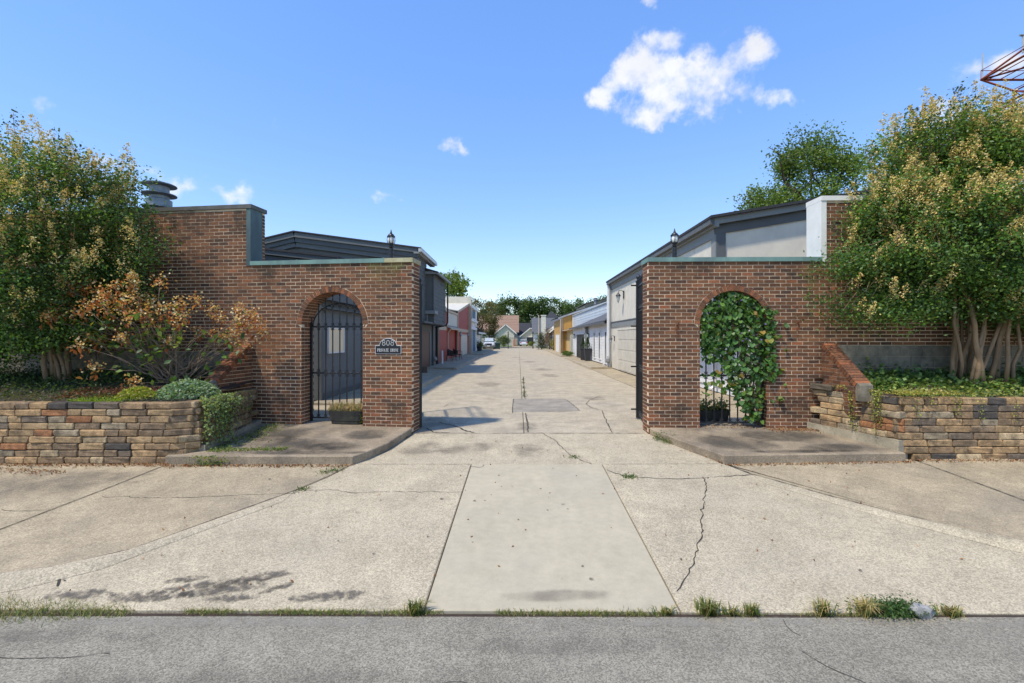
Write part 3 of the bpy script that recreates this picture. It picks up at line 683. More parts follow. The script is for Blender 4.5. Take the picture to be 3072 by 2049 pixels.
# ------------------------------------------------------------------ platforms in front of the doorways
def platform(name, pts, zfun):
    b = B(); n = len(pts); e = .015
    inn = poly_inset(pts, e); 
    area = sum(pts[i][0] * pts[(i + 1) % n][1] - pts[(i + 1) % n][0] * pts[i][1] for i in range(n))
    pp = pts if area > 0 else pts[::-1]
    vs = [(q[0], q[1], zfun(q[1])) for q in inn] + [(q[0], q[1], zfun(q[1]) - e * .8) for q in pp] + [(q[0], q[1], -.3) for q in pp]
    b.add(vs, [tuple(range(n))] + [(i, n + i, n + (i + 1) % n, (i + 1) % n) for i in range(n)] + [(n + i, 2 * n + i, 2 * n + (i + 1) % n, n + (i + 1) % n) for i in range(n)])
    return mk(name, b, m_plat, kind='structure')
zpl = lambda y: .03 + (min(y, 8.9) - 6.8) * .052
pfl = platform('platform', [(-5.25, 6.8), (-2.45, 6.79), (-2.32, 6.98), (-2.12, 7.5), (-1.955, 8.45), (-2.05, 9.1), (-5.4, 9.35), (-5.4, 7.4)], zpl)
pfr = platform('platform', [(3.11, 6.82), (5.93, 6.94), (6.0, 8.95), (2.6, 8.95), (2.475, 8.44), (2.72, 7.7)], zpl)

for c, r, rot in (((-3.6, 7.4), (1.3, .55), -.2), ((-4.2, 8.0), (.8, .7), 0), ((-3.0, 7.2), (.8, .4), .2), ((-2.6, 8.0), (.5, .5), 0), ((-3.4, 6.95), (1.5, .14), 0)): stain('lichen', m_moss, c, r, rot, pfl, zpl, .006)
for c, r, rot in (((4.6, 7.9), (1.2, .5), 0), ((3.6, 7.5), (.9, .6), -.3), ((5.0, 7.2), (.8, .3), .1), ((4.4, 7.02), (1.3, .12), .03)): stain('lichen', m_moss, c, r, rot, pfr, zpl, .006)
# ------------------------------------------------------------------ retaining walls of tumbled concrete blocks
def block_variants():
    out = []
    for k in range(7):
        bm = bmesh.new(); bmesh.ops.create_cube(bm, size=1.0)
        for v in bm.verts: v.co.x *= .39; v.co.y *= .19; v.co.z *= .098
        bmesh.ops.bevel(bm, geom=list(bm.edges), offset=.015, segments=1, profile=.6, affect='EDGES')
        for v in bm.verts: v.co += Vector((random.uniform(-.006, .006), random.uniform(-.008, .008), random.uniform(-.004, .004)))
        me = bpy.data.meshes.new('block'); bm.to_mesh(me); bm.free(); me.materials.append(m_block); out.append(me)
    return out
BV = block_variants()
PAL = [(.36, .235, .12), (.33, .225, .12), (.27, .18, .10), (.22, .155, .095), (.15, .115, .082), (.09, .078, .066), (.29, .23, .15), (.29, .135, .062), (.40, .30, .175)]
PW = np.array([.20, .20, .18, .14, .09, .05, .08, .05, .09]); PW = PW / PW.sum()
def retaining(label, path, z0, nc, hs, dz0=None, batter=.006, dark=None):
    """path: list of (x, y) along the face; blocks sit behind it"""
    root = thing('retaining_wall', label, 'retaining wall', (path[0][0], path[0][1], z0(Vector(path[0]))))
    pts = [Vector(p) for p in path]; cum = [0.0]
    for i in range(len(pts) - 1): cum.append(cum[-1] + (pts[i + 1] - pts[i]).length)
    def at(s):
        for i in range(len(pts) - 1):
            if s <= cum[i + 1] or i == len(pts) - 2:
                d = (pts[i + 1] - pts[i]).normalized(); return pts[i] + d * (s - cum[i]), d
    for k in range(nc):
        s = -(k % 2) * .2 - random.uniform(0, .08)
        while s < cum[-1]:
            ln = random.choice((.39, .39, .39, .39, .28, .2)); m_ = s + ln / 2
            if m_ > cum[-1] - ln * .25: break
            if m_ > .05:
                p, d = at(m_); pa, _ = at(max(.0, s)); pc, _ = at(min(cum[-1], s + ln)); 
                if (pc - pa).length > .05: d = (pc - pa).normalized(); p = (pa + pc) / 2
                nrm = Vector((-d.y, d.x)); L_ = min(ln, (pc - pa).length)
                zz = z0(p) + hs * (k + .5)
                if zz - hs * .2 > gz(p.y):
                    o = bpy.data.objects.new('block', random.choice(BV)); q = p + nrm * (.095 + batter * k + random.uniform(-.008, .008))
                    o.location = Vector((q.x, q.y, zz)) - WO[root.name]; o.scale = (L_ / .39 * .985, 1, hs / .098 * .975)
                    o.rotation_euler = (random.uniform(-.015, .015), random.uniform(-.01, .01), math.atan2(d.y, d.x) + random.uniform(-.02, .02))
                    c = PAL[rng.choice(len(PAL), p=PW)]; kx = random.uniform(.85, 1.15) * (dark(p, k) if dark else 1); o.color = (*[v * kx for v in c], 1); link(o, root)
            s += ln + .004
    return root, at, cum
m_core = mat('wall_backfill', (.03, .025, .02), .95, .2, 10)
rl, atL, cL = retaining('long tan block retaining wall with green trailing plants over its corner', [(-15.2, 6.83), (-5.12, 6.83), (-4.84, 7.02), (-4.99, 8.84)],
                        lambda p: -.1 if p.y < 6.95 else (.0012 if p.y < 7.1 else .1024), 9, .1012)
rr, atR, cR = retaining('tan block retaining wall with yellow trailing stems along its top edge', [(5.40, 8.40), (5.92, 7.05), (15.0, 7.05)],
                        lambda p: (-.115 if p.y < 7.1 else .2075), 9, .1075)
# the blocks of the returns stop at the same height as the front
for root, ztop in ((rl, .83), (rr, .90)):
    for o in list(root.children):
        if (o.location + WO[root.name]).z > ztop + .0: bpy.data.objects.remove(o)
b = B(); b.prism([(-15.2, 7.0, -.2), (-5.2, 7.0, -.2), (-5.05, 7.12, -.2), (-5.2, 8.9, -.2), (-15.2, 10.0, -.2)], (0, 0, .92)); mk('backfill', b, m_core, rl)
b = B(); b.prism([(5.60, 8.42, -.2), (6.08, 7.24, -.2), (15.0, 7.24, -.2), (15.0, 8.25, -.2)], (0, 0, .98)); mk('backfill', b, m_core, rr)
b = B(); b.hexa([(5.37, 8.42, -.25), (5.90, 7.03, -.25), (6.1, 7.1, -.25), (5.6, 8.45, -.25), (5.37, 8.42, .235), (5.90, 7.03, .205), (6.1, 7.1, .205), (5.6, 8.45, .235)]); mk('footing', b, m_foot, rr)
b = B(); b.hexa([(-4.97, 8.86, -.25), (-4.82, 7.04, -.25), (-5.05, 7.06, -.25), (-5.2, 8.88, -.25), (-4.97, 8.86, .20), (-4.82, 7.04, .13), (-5.05, 7.06, .13), (-5.2, 8.88, .20)]); mk('footing', b, m_foot, rl)
o = bpy.data.objects.new('cap_block', BV[2]); o.location = (5.54, 8.22, .905); o.rotation_euler = (0, .02, R(-66)); o.color = (.11, .09, .065, 1); link(o, label='loose dark mossy block lying on the wall beside the brick pier', category='block')

# soil of the raised beds
def bed(name, x0, x1, y0, y1, zf, nx=40, ny=10, cutf=None):
    b = B(); vs = []
    for j in range(ny + 1):
        for i in range(nx + 1):
            x = x0 + (x1 - x0) * i / nx; y = y0 + (y1 - y0) * j / ny
            vs.append((x, y, zf(x, y) + random.uniform(-.012, .012)))
    b.add(vs, [(j * (nx + 1) + i, j * (nx + 1) + i + 1, (j + 1) * (nx + 1) + i + 1, (j + 1) * (nx + 1) + i) for j in range(ny) for i in range(nx) if not cutf or not cutf(x0 + (x1 - x0) * (i + .5) / nx, y0 + (y1 - y0) * (j + .5) / ny)])
    mk(name, b, m_soil, kind='structure')
def zbl(x, y): return .80 + .13 * min(1, max(0, (y - 7.0) / 1.9)) + .12 * max(0, min(1, (-5.0 - x) / 1.0)) * min(1, max(0, (y - 7.1)))
def zbr(x, y): return .80 + .27 * min(1, max(0, (y - 7.2) / 1.2))
bed('planting_bed', -15.2, -5.12, 6.99, 10.0, zbl)
bed('planting_bed', 5.5, 15.0, 7.22, 8.5, zbr, cutf=lambda x, y: x < 5.6 + (8.42 - y) * .4)
# ------------------------------------------------------------------ wrought iron: arched doorway gates
def scroll_mesh(w, h, r=.0058):
    """a pair of C-scrolls between two bars, opening upwards; local x-z plane, base at z=0"""
    b = B(); pts = []
    for i in range(13):
        t = math.pi + math.pi * i / 12; pts.append((w / 2 * .86 * math.cos(t), 0, h * .55 + h * .5 * math.sin(t)))
    cu = []
    for i in range(9):
        t = i / 8 * 1.5 * math.pi; rr = w * .11 * (1 - i / 14); cu.append((rr * (1 - math.cos(t)), 0, rr * math.sin(t)))
    left = [(pts[0][0] + c[0], 0, pts[0][2] + c[2]) for c in cu][::-1]; right = [(pts[-1][0] - c[0], 0, pts[-1][2] + c[2]) for c in cu]
    b.tube(left[:-1] + pts + right[1:], r, 5)
    return b
def finial(b, x, z, s=1.0):
    b.lathe([(.006 * s, 0), (.013 * s, .012 * s), (.006 * s, .024 * s), (.014 * s, .045 * s), (.009 * s, .075 * s), (.001, .115 * s)], (x, 0, z), 8)
def arch_gate(fr, label, sc_, w, depth, zb):
    """built in its own local frame: x along the wall, z up"""
    base = fr.p(sc_, depth, zb); root = thing('arched_gate', label, 'iron gate', base); root.rotation_euler = (0, 0, math.atan2(fr.dp.y, fr.dp.x) - math.pi / 2)
    z1, z2, z3 = .07, .96, 1.88; hw = w / 2
    def lp(name, b, smooth=False): 
        o = bpy.data.objects.new(name, b.mesh(name, m_iron, (0, 0, 0), smooth)); WO[o.name] = WO[root.name]; return link(o, root)
    for sx in (-1, 1):
        b = B(); b.bb(sx * hw - .022, sx * hw + .022, -.022, .022, 0.005, z3 + .08); finial(b, sx * hw, z3 + .08); lp('stile', b)
    for z in (z1, z2, z3):
        b = B(); b.bb(-hw, hw, -.012, .012, z - .012, z + .012); lp('rail', b)
    ar = B(); ar.tube([((hw - .03) * math.cos(t), 0, z3 + .46 * math.sin(t)) for t in np.linspace(0, math.pi, 25)], .013, 6); lp('arch_bar', ar, True)
    n = 7
    for i in range(n):
        x = -hw + w * (i + 1) / (n + 1); top = z3 + .46 * math.sqrt(max(.02, 1 - (x / (hw - .03)) ** 2)) + .11
        b = B(); b.bb(x - .0095, x + .0095, -.0095, .0095, z1, top); finial(b, x, top, .9); lp('bar', b)
    g = w / (n + 1); me = scroll_mesh(g, .085).mesh('scroll', m_iron, smooth=True)
    for z in (z1, z2, z3):
        for flip in ((0, 1) if z > z1 else (0,)):
            for i in range(n + 1):
                o = bpy.data.objects.new('scroll', me); o.location = (-hw + g * (i + .5), 0, z + (.005 if not flip else -.005)); o.rotation_euler = (0, math.pi if flip else 0, 0); link(o, root)
    for i in range(1, n):
        x = -hw + g * (i + .5); z = z3 + .46 * math.sqrt(max(.02, 1 - (x / (hw - .03)) ** 2)) - .01
        o = bpy.data.objects.new('scroll', me); o.location = (x, 0, z); o.rotation_euler = (0, math.pi, 0); link(o, root)
    b = B(); b.bb(-hw - .05, -hw, -.02, .02, z2 - .03, z2 + .03); lp('hinge', b)
    return root
arch_gate(FL, 'black wrought iron arched gate with grey siding behind it', 1.59, 1.19, .30, .135)
arch_gate(FR, 'black wrought iron arched gate overgrown by the leafy vine', 1.575, 1.19, .16, .12)

# ------------------------------------------------------------------ drive gate leaves, swung open
def gate_leaf(label, a, c, post_at, hp, cat='gate leaf'):
    a, c = Vector((*a, .06)), Vector((*c, .06)); d = (c - a); L_ = d.length; d.normalize(); rz = math.atan2(d.y, d.x)
    root = thing('drive_gate', label, cat, Vector((a.x, a.y, 0)), 'open leaves of the drive gate')
    pos = lambda s, z: Vector((a.x + d.x * s, a.y + d.y * s, z))
    pp = pos(0 if post_at == 0 else L_, 0); b = B(); b.box((pp.x, pp.y, (hp + .03) / 2), (.105, .105, hp - .03), rz)
    b.box((pp.x, pp.y, hp + .012), (.125, .125, .024), rz); mk('post', b, m_iron, root)
    b = B(); b.lathe([(.03, 0), (.045, .015), (.03, .03), (.048, .06), (.055, .085), (.045, .115), (.018, .14), (.004, .165)], (pp.x, pp.y, hp + .024), 12); mk('post_finial', b, m_iron, root, smooth=True)
    q = pos(L_ if post_at == 0 else 0, 0); b = B(); b.box((q.x, q.y, (hp - .1) / 2 + .05), (.05, .05, hp - .2), rz); mk('stile', b, m_iron, root)
    rails = (.16, 1.16, hp - .58, hp - .1)
    for z in rails:
        m_ = pos(L_ / 2, z); b = B(); b.box(m_, (L_, .03, .03), rz); mk('rail', b, m_iron, root)
    n = max(3, int(L_ / .13))
    for i in range(1, n):
        m_ = pos(L_ * i / n, 0); b = B(); b.box((m_.x, m_.y, hp / 2 + .06), (.016, .016, hp - .16), rz); b.lathe([(.006, 0), (.014, .014), (.006, .028), (.015, .05), (.001, .12)], (m_.x, m_.y, hp - .02), 6); mk('bar', b, m_iron, root)
    me = scroll_mesh(L_ / n, .09).mesh('scroll', m_iron)
    for z in rails[:3]:
        for i in range(n):
            for fl in (0, 1):
                o = bpy.data.objects.new('scroll', me); o.location = pos(L_ * (i + .5) / n, z + (.015 if not fl else -.015)) - WO[root.name]; o.rotation_euler = (0, math.pi * fl, rz); link(o, root)
    s = -1 if a.x > 0 else 1
    for z in ((1.16,) if s > 0 else (.22, 1.16, 2.05, 2.95)):
        b = B(); b.box((pp.x + s * .11, pp.y, z), (.11, .03, .12 if s > 0 else .03), 0); mk('hinge', b, m_iron, root)
    return root
gate_leaf('black drive gate leaf swung open beside the pier with the number plaque', (-1.93, 9.02), (-2.345, 10.9), 0, 2.82)
gate_leaf('black drive gate leaf swung open before the cream garage', (2.535, 9.05), (2.69, 10.05), 1, 3.02)

# ------------------------------------------------------------------ lanterns on the copings
m_glass = mat('frosted_glass', (.75, .75, .70), .25, .05, 8, spec=.5)
def lantern(x, y, z, label):
    root = thing('post_lantern', label, 'lantern', (x, y, z), 'post lanterns on the gate walls'); c = (x, y, z)
    b = B(); b.lathe([(.062, 0), (.062, .008), (.048, .016), (.046, .03), (.042, .035), (.042, .10), (.046, .104), (.046, .125), (.041, .13), (.043, .2), (.040, .225), (.024, .238)], c, 14); mk('post', b, m_iron, root)
    b = B(); b.lathe([(.024, .238), (.046, .245), (.048, .262), (.03, .27), (.03, .282), (.055, .288), (.06, .31), (.052, .318)], c, 14); mk('collar', b, m_iron, root)
    b = B(); b.lathe([(.042, .318), (.058, .34), (.066, .38), (.062, .42), (.055, .445)], c, 14); mk('globe', b, m_glass, root, smooth=True)
    b = B()
    b.lathe([(.078, .445), (.078, .458), (.066, .466), (.052, .49), (.046, .496), (.024, .51), (.018, .535), (.012, .55), (.012, .56), (.002, .592)], c, 14); mk('cap', b, m_iron, root)
    for k in range(6):
        a = k * math.pi / 3 + .26
        b = B(); b.tube([(x + r * math.cos(a), y + r * math.sin(a), z + h) for r, h in ((.05, .31), (.068, .335), (.076, .38), (.072, .42), (.062, .45))], .006, 5); mk('rib', b, m_iron, root)
q = FL.p(.49, .2, 3.296); lantern(q.x, q.y, q.z - .002, 'black post lantern on the wall with the number plaque')
q = FR.p(.55, .2, 3.296); lantern(q.x, q.y, q.z - .002, 'black post lantern on the wall above the vine doorway')

# ------------------------------------------------------------------ number plaque
m_plq = mat('plaque_black', (.012, .013, .017), .5, .1, 30); m_let = mat('plaque_silver', (.62, .62, .60), .5, .06, 30)
GL = {'P': [[(0, 0), (0, 1)], [(0, 1), (.45, 1), (.62, .9), (.62, .62), (.45, .5), (0, .5)]],
      'R': [[(0, 0), (0, 1)], [(0, 1), (.42, 1), (.6, .9), (.6, .64), (.42, .52), (0, .52)], [(.3, .52), (.68, 0)]],
      'I': [[(.12, 0), (.12, 1)]], 'V': [[(0, 1), (.36, 0), (.72, 1)]], 'A': [[(0, 0), (.36, 1), (.72, 0)], [(.14, .36), (.58, .36)]],
      'T': [[(.35, 0), (.35, 1)], [(0, 1), (.7, 1)]], 'E': [[(0, 0), (0, 1)], [(0, 1), (.55, 1)], [(0, .52), (.42, .52)], [(0, 0), (.58, 0)]],
      'D': [[(0, 0), (0, 1), (.38, 1), (.62, .82), (.68, .5), (.62, .18), (.38, 0), (0, 0)]],
      '0': [[(.34 + .3 * math.cos(t), .5 + .5 * math.sin(t)) for t in np.linspace(0, 2 * math.pi, 17)]],
      '8': [[(.34 + .25 * math.cos(t), .76 + .24 * math.sin(t)) for t in np.linspace(0, 2 * math.pi, 15)], [(.34 + .31 * math.cos(t), .27 + .27 * math.sin(t)) for t in np.linspace(0, 2 * math.pi, 15)]]}
SER = {'P': [(0, 0), (0, 1)], 'R': [(0, 0), (0, 1), (.68, 0)], 'I': [(.12, 0), (.12, 1)], 'V': [(0, 1), (.72, 1)], 'A': [(0, 0), (.72, 0)], 'T': [(.35, 0)], 'E': [(0, 0), (0, 1)], 'D': [(0, 0), (0, 1)], '0': [], '8': []}
WDT = {'P': .66, 'R': .7, 'I': .24, 'V': .72, 'A': .72, 'T': .7, 'E': .6, 'D': .7, '0': .68, '8': .68, ' ': .45}
def plaque():
    s_c, z_c = .445, 0; P = FL.p
    # corners from the photograph: x 1122-1203, y 1014-1062
    xl, xr, z0, z1, zt = .715, .205, 1.79 - 48 / F * 8.6, 1.79 - 22 / F * 8.6, 1.79 + 0.5 / F * 8.6
    cx = (xl + xr) / 2; root = thing('number_plaque', 'black arched plaque reading 808 PRIVATE DRIVE on the brick pier', 'sign', P(cx, -.004, z0))
    hw = (xl - xr) / 2; ra = hw * .67; zt = z1 + .135
    def outline(g):
        o = [(-hw + g, z0 + g), (hw - g, z0 + g), (hw - g, z1 - g), (ra - g * .3, z1 - g)]
        o += [((ra - g) * math.cos(t), z1 + (zt - z1 - g) * math.sin(t)) for t in np.linspace(.05, math.pi - .05, 17)]
        return o + [(-ra + g * .3, z1 - g), (-hw + g, z1 - g)]
    X = lambda u: cx - u                               # wall coordinate runs to the left
    dpv = FL.dp.to_3d()
    b = B(); b.prism([P(X(u), -.016, z) for u, z in outline(0)], dpv * .015); mk('border', b, m_let, root)
    b = B(); b.prism([P(X(u), -.020, z) for u, z in outline(.009)], dpv * .018); mk('panel', b, m_plq, root)
    def text(t, uc, zb, h, th, ks=1.0):
        tw = sum(WDT[c] for c in t) * h * ks + (len(t) - 1) * h * .20; u = uc - tw / 2
        for ch in t:
            if ch != ' ':
                b = B()
                def quad(a, c, w):
                    a, c = Vector(a), Vector(c); d = (c - a); 
                    if d.length < 1e-6: return
                    d.normalize(); n_ = Vector((-d.y, d.x)) * w / 2; e_ = d * w * .3
                    b.prism([P(X(q.x), -.0225, q.y) for q in (a - e_ - n_, c + e_ - n_, c + e_ + n_, a - e_ + n_)], dpv * .003)
                for st in GL[ch]:
                    for i in range(len(st) - 1):
                        a, c = st[i], st[i + 1]; dx = abs(c[0] - a[0]); w = th * (1.25 if dx < .15 and len(st) < 12 else .8)
                        quad((u + a[0] * h * ks, zb + a[1] * h), (u + c[0] * h * ks, zb + c[1] * h), w)
                for sx, sz in SER[ch]: quad((u + sx * h * ks - h * .14, zb + sz * h), (u + sx * h * ks + h * .14, zb + sz * h), th * .6)
                mk('letter' if ch.isalpha() else 'digit', b, m_let, root)
            u += WDT[ch] * h * ks + h * .20
    text('808', 0, z1 + .0, .098, .0105, .95); text('PRIVATE DRIVE', 0, z0 + .047, .054, .0055, .66)
plaque()

# ------------------------------------------------------------------ planters in the doorways
m_pot = mat('dark_planter', (.03, .028, .026), .8, .4, 14, .4, 60, stain=(.06, .07, .03), stscale=5, stamt=.5)
lm = leafmat('foliage'); lm_dry = leafmat('dry_foliage', .8, .2, .1)
def trough(c, rz, L_, Wd, H, label, plant):
    root = thing('trough_planter', label, 'planter', c); b = B(); n = 20; rings = ((.80, 0, 1), (.80, .05, 1), (.86, .06, 1), (.90, H * .6, 1), (1.0, H, 1), (.92, H, 1), (.9, H - .04, 1))
    vs = []; cs, sn = math.cos(rz), math.sin(rz)
    for k, z, _ in rings:
        for j in range(n):
            t = 2 * math.pi * j / n; ex = lambda v: math.copysign(abs(v) ** .55, v); x = L_ / 2 * k * ex(math.cos(t)); y = Wd / 2 * k * ex(math.sin(t)); vs.append((c[0] + x * cs - y * sn, c[1] + x * sn + y * cs, c[2] + z))
    b.add(vs, [(i * n + j, i * n + (j + 1) % n, (i + 1) * n + (j + 1) % n, (i + 1) * n + j) for i in range(len(rings) - 1) for j in range(n)] + [tuple(range((len(rings) - 1) * n, len(rings) * n)), tuple(range(n))[::-1]])
    mk('pot', b, m_pot, root, smooth=False)
    Q = [];
    for _ in range(plant[0]):
        u, v = random.uniform(-.46, .46) * L_, random.uniform(-.38, .38) * Wd; Q.append((c[0] + u * cs - v * sn, c[1] + u * sn + v * cs, c[2] + H + abs(random.gauss(0, plant[1]))))
    leaves('dry_grass' if plant[3] else 'plants', Q, plant[4], jit(plant[2], len(Q)), lm_dry if plant[3] else lm, root, axis=(0, 0, 1.6) if plant[3] else None, asp=.16 if plant[3] else .6, kind='stuff')
    return root
q = FL.p(1.36, .17, .148)
tl = trough((q.x, q.y, .135), -R(7), .78, .26, .25, 'oval dark trough with dry straw grass and moss behind bars', (900, .06, [(.55, .40, .20), (.45, .33, .16), (.30, .27, .10)], True, .09))
Q = [(q.x + .30 + random.gauss(0, .05), q.y + random.uniform(-.14, .1), .36 - abs(random.gauss(0, .09))) for _ in range(260)]
leaves('moss', Q, .03, jit([(.22, .33, .03), (.14, .22, .03)], len(Q)), lm, tl, kind='stuff')
q = FR.p(1.36, .62, 0)
trough((q.x, q.y, .06), R(2), .85, .30, .30, 'black trough with weedy green plants behind the vine gate', (900, .10, [(.12, .20, .05), (.20, .24, .06), (.34, .22, .07), (.09, .16, .05)], False, .05))

# ------------------------------------------------------------------ roof vent behind the taller wall
m_zinc = mat('zinc', (.22, .24, .25), .45, .2, 6, metal=.5, stain=(.08, .09, .10), stscale=5, stamt=.5)
vx = -9.42; vy = 12.0
root = thing('roof_vent', 'round three-tier metal roof vent behind the copper coping', 'roof vent', (vx, vy, 4.3))
for z, r, h in ((5.20, .37, .05), (5.55, .385, .05), (5.80, .385, .05)):
    b = B(); b.lathe([(r * .55, -.03), (r, 0), (r, .018), (r * .6, h + .02)], (vx, vy, z), 28); mk('disc', b, m_zinc, root)
b = B(); b.lathe([(.24, 4.3), (.24, 5.20), (.28, 5.22), (.28, 5.42), (.22, 5.45), (.22, 5.80)], (vx, vy, 0), 24); mk('drum', b, m_zinc, root)
b = B(); b.lathe([(.36, 5.83), (.25, 5.86), (.02, 5.90)], (vx, vy, 0), 28); mk('lid', b, m_zinc, root)
# ------------------------------------------------------------------ houses
def pm(name, col, rough=.6, var=.07, **k): return mat(name, col, rough, var, 2.5, stain=tuple(c * .72 for c in col), stscale=2.0, stamt=.3, **k)
m_dk = pm('charcoal_siding', (.115, .125, .124)); m_dk2 = pm('charcoal_trim', (.085, .093, .093)); m_shake = mat('charcoal_shakes', (.095, .106, .104), .75, .22, 5, .3, 60)
m_red = pm('red_siding', (.34, .042, .027)); m_tan = pm('tan_trim', (.46, .37, .26)); m_cream = pm('cream_siding', (.58, .54, .44)); m_crm2 = pm('cream_stucco', (.66, .61, .50))
m_gry = pm('grey_trim', (.225, .235, .225)); m_gry2 = pm('dark_grey_trim', (.105, .11, .11)); m_wht = pm('white_siding', (.74, .74, .72)); m_lb = pm('pale_blue_siding', (.50, .55, .58))
m_yel = pm('ochre_siding', (.50, .29, .08)); m_yel2 = pm('pale_ochre', (.58, .43, .20)); m_blu = pm('blue_siding', (.045, .13, .20)); m_oli = pm('olive_tan_siding', (.33, .29, .19))
m_shin = mat('shingles', (.035, .036, .04), .9, .3, 9, .4, 40); m_shg = mat('grey_shingles', (.10, .105, .115), .9, .25, 8, .4, 30); m_shr = mat('brown_shingles', (.26, .165, .115), .9, .2, 6, .3, 30)
m_wood = mat('stained_wood_door', (.085, .03, .018), .5, .25, 6, stretch=(1, 1, 6)); m_blk = mat('black_paint', (.014, .014, .016), .45, .1, 6); m_gl = mat('window_glass', (.03, .036, .042), .08, .1, 2, spec=.6)
m_lgl = mat('pale_glass', (.40, .45, .46), .12, .15, 2, spec=.6); m_blind = mat('cream_blind', (.82, .66, .42), .7, .05, 3); m_alu = mat('aluminium', (.5, .5, .47), .45, .1, 5, metal=.4)
m_zn = mat('galvanised', (.30, .31, .31), .5, .2, 12, metal=.4)

def wallx(root, x, y0, y1, z0, top, m, pitch=.17, face=1, name='plank', back=True, th=.02):
    """lapped boards on a wall that faces +x (face 1) or -x (face -1); top may be a function of y"""
    tf = top if callable(top) else (lambda y: top)
    if back:
        n = 12 if callable(top) else 1; b = B()
        ring = [(x - face * .012, y0, z0), (x - face * .012, y1, z0)] + [(x - face * .012, y1 + (y0 - y1) * k / n, tf(y1 + (y0 - y1) * k / n)) for k in range(n + 1)]
        b.prism(ring, (-face * .12, 0, 0)); mk('wall', b, m, root)
    z = z0
    while True:
        a, c = y0, y1; zm = z + pitch * .55
        if callable(top):
            ok = [y for y in np.linspace(y0, y1, 81) if tf(y) > z + pitch * .9]
            if len(ok) < 2: break
            a, c = ok[0], ok[-1]
        elif z + pitch * .5 > top: break
        part(name, (x + face * .004, (a + c) / 2, z + pitch / 2), (th, c - a, pitch + .012), m, root, rot=(0, -face * .07, 0)); z += pitch
def wally(root, y, x0, x1, z0, top, m, pitch=.17, name='plank', back=True, th=.02):
    """lapped boards on a wall that faces the street (-y); top may be a function of x"""
    tf = top if callable(top) else (lambda x: top)
    if back:
        n = 12 if callable(top) else 1; b = B()
        ring = [(x0, y + .012, z0), (x1, y + .012, z0)] + [(x1 + (x0 - x1) * k / n, y + .012, tf(x1 + (x0 - x1) * k / n)) for k in range(n + 1)]
        b.prism(ring, (0, .12, 0)); mk('wall', b, m, root)
    z = z0
    while True:
        a, c = x0, x1
        if callable(top):
            ok = [x for x in np.linspace(x0, x1, 81) if tf(x) > z + pitch * .9]
            if len(ok) < 2: break
            a, c = ok[0], ok[-1]
        elif z + pitch * .5 > top: break
        part(name, ((a + c) / 2, y - .004, z + pitch / 2), (c - a, th, pitch + .012), m, root, rot=(.07, 0, 0)); z += pitch
def board(root, a, c, w, t, m, name='trim_board', up=(0, 0, 1)):
    a, c, up = Vector(a), Vector(c), Vector(up); d = (c - a).normalized(); n_ = d.cross(up).normalized(); u = n_.cross(d).normalized()
    if u.dot(up) < 0: u = -u
    b = B(); b.hexa([a - n_ * t / 2, c - n_ * t / 2, c + n_ * t / 2, a + n_ * t / 2, a - n_ * t / 2 + u * w, c - n_ * t / 2 + u * w, c + n_ * t / 2 + u * w, a + n_ * t / 2 + u * w]); return mk(name, b, m, root)
def roofq(root, q, th, m, name='roof'):
    b = B(); b.prism([Vector(p) for p in q], (0, 0, -th)); return mk(name, b, m, root)
def garage_x(root, x, y0, y1, z0, z1, m, face=1, rows=4, cols=5, frame=None):
    g = B(); g.bb(x - .03, x + .03, y0, y1, z0, z1); d = mk('garage_door', g, m, root)
    if frame:
        for a, c in ((y0 - .1, y0), (y1, y1 + .1)): pb('door_frame', x - .05, x + .06, a, c, z0, z1, frame, root)
        pb('door_frame', x - .05, x + .06, y0 - .1, y1 + .1, z1, z1 + .1, frame, root)
    hr = (z1 - z0) / rows; wc = (y1 - y0) / cols
    for i in range(rows):
        for j in range(cols):
            b = B(); b.bb(x + face * .03, x + face * .042, y0 + wc * j + .06, y0 + wc * (j + 1) - .06, z0 + hr * i + .05, z0 + hr * (i + 1) - .05); mk('panel', b, m, d)
    return d
def window_x(root, x, y0, y1, z0, z1, gm, fm, face=1, fw=.06):
    b = B(); b.bb(x, x + face * .05, y0 - fw, y0, z0 - fw, z1 + fw); b.bb(x, x + face * .05, y1, y1 + fw, z0 - fw, z1 + fw); b.bb(x, x + face * .05, y0, y1, z1, z1 + fw); b.bb(x, x + face * .06, y0, y1, z0 - fw, z0)
    w = mk('window', b, fm, root); b = B(); b.bb(x + face * .005, x + face * .025, y0, y1, z0, z1); mk('pane', b, gm, w); return w
def window_y(root, y, x0, x1, z0, z1, gm, fm, fw=.06):
    b = B(); b.bb(x0 - fw, x0, y - .05, y, z0 - fw, z1 + fw); b.bb(x1, x1 + fw, y - .05, y, z0 - fw, z1 + fw); b.bb(x0, x1, y - .05, y, z1, z1 + fw); b.bb(x0, x1, y - .06, y, z0 - fw, z0)
    w = mk('window', b, fm, root); b = B(); b.bb(x0, x1, y - .025, y - .005, z0, z1); mk('pane', b, gm, w); return w
def spout(root, pts, m, r=.045, name='downspout'):
    b = B(); b.tube(pts, r, 6); return mk(name, b, m, root)
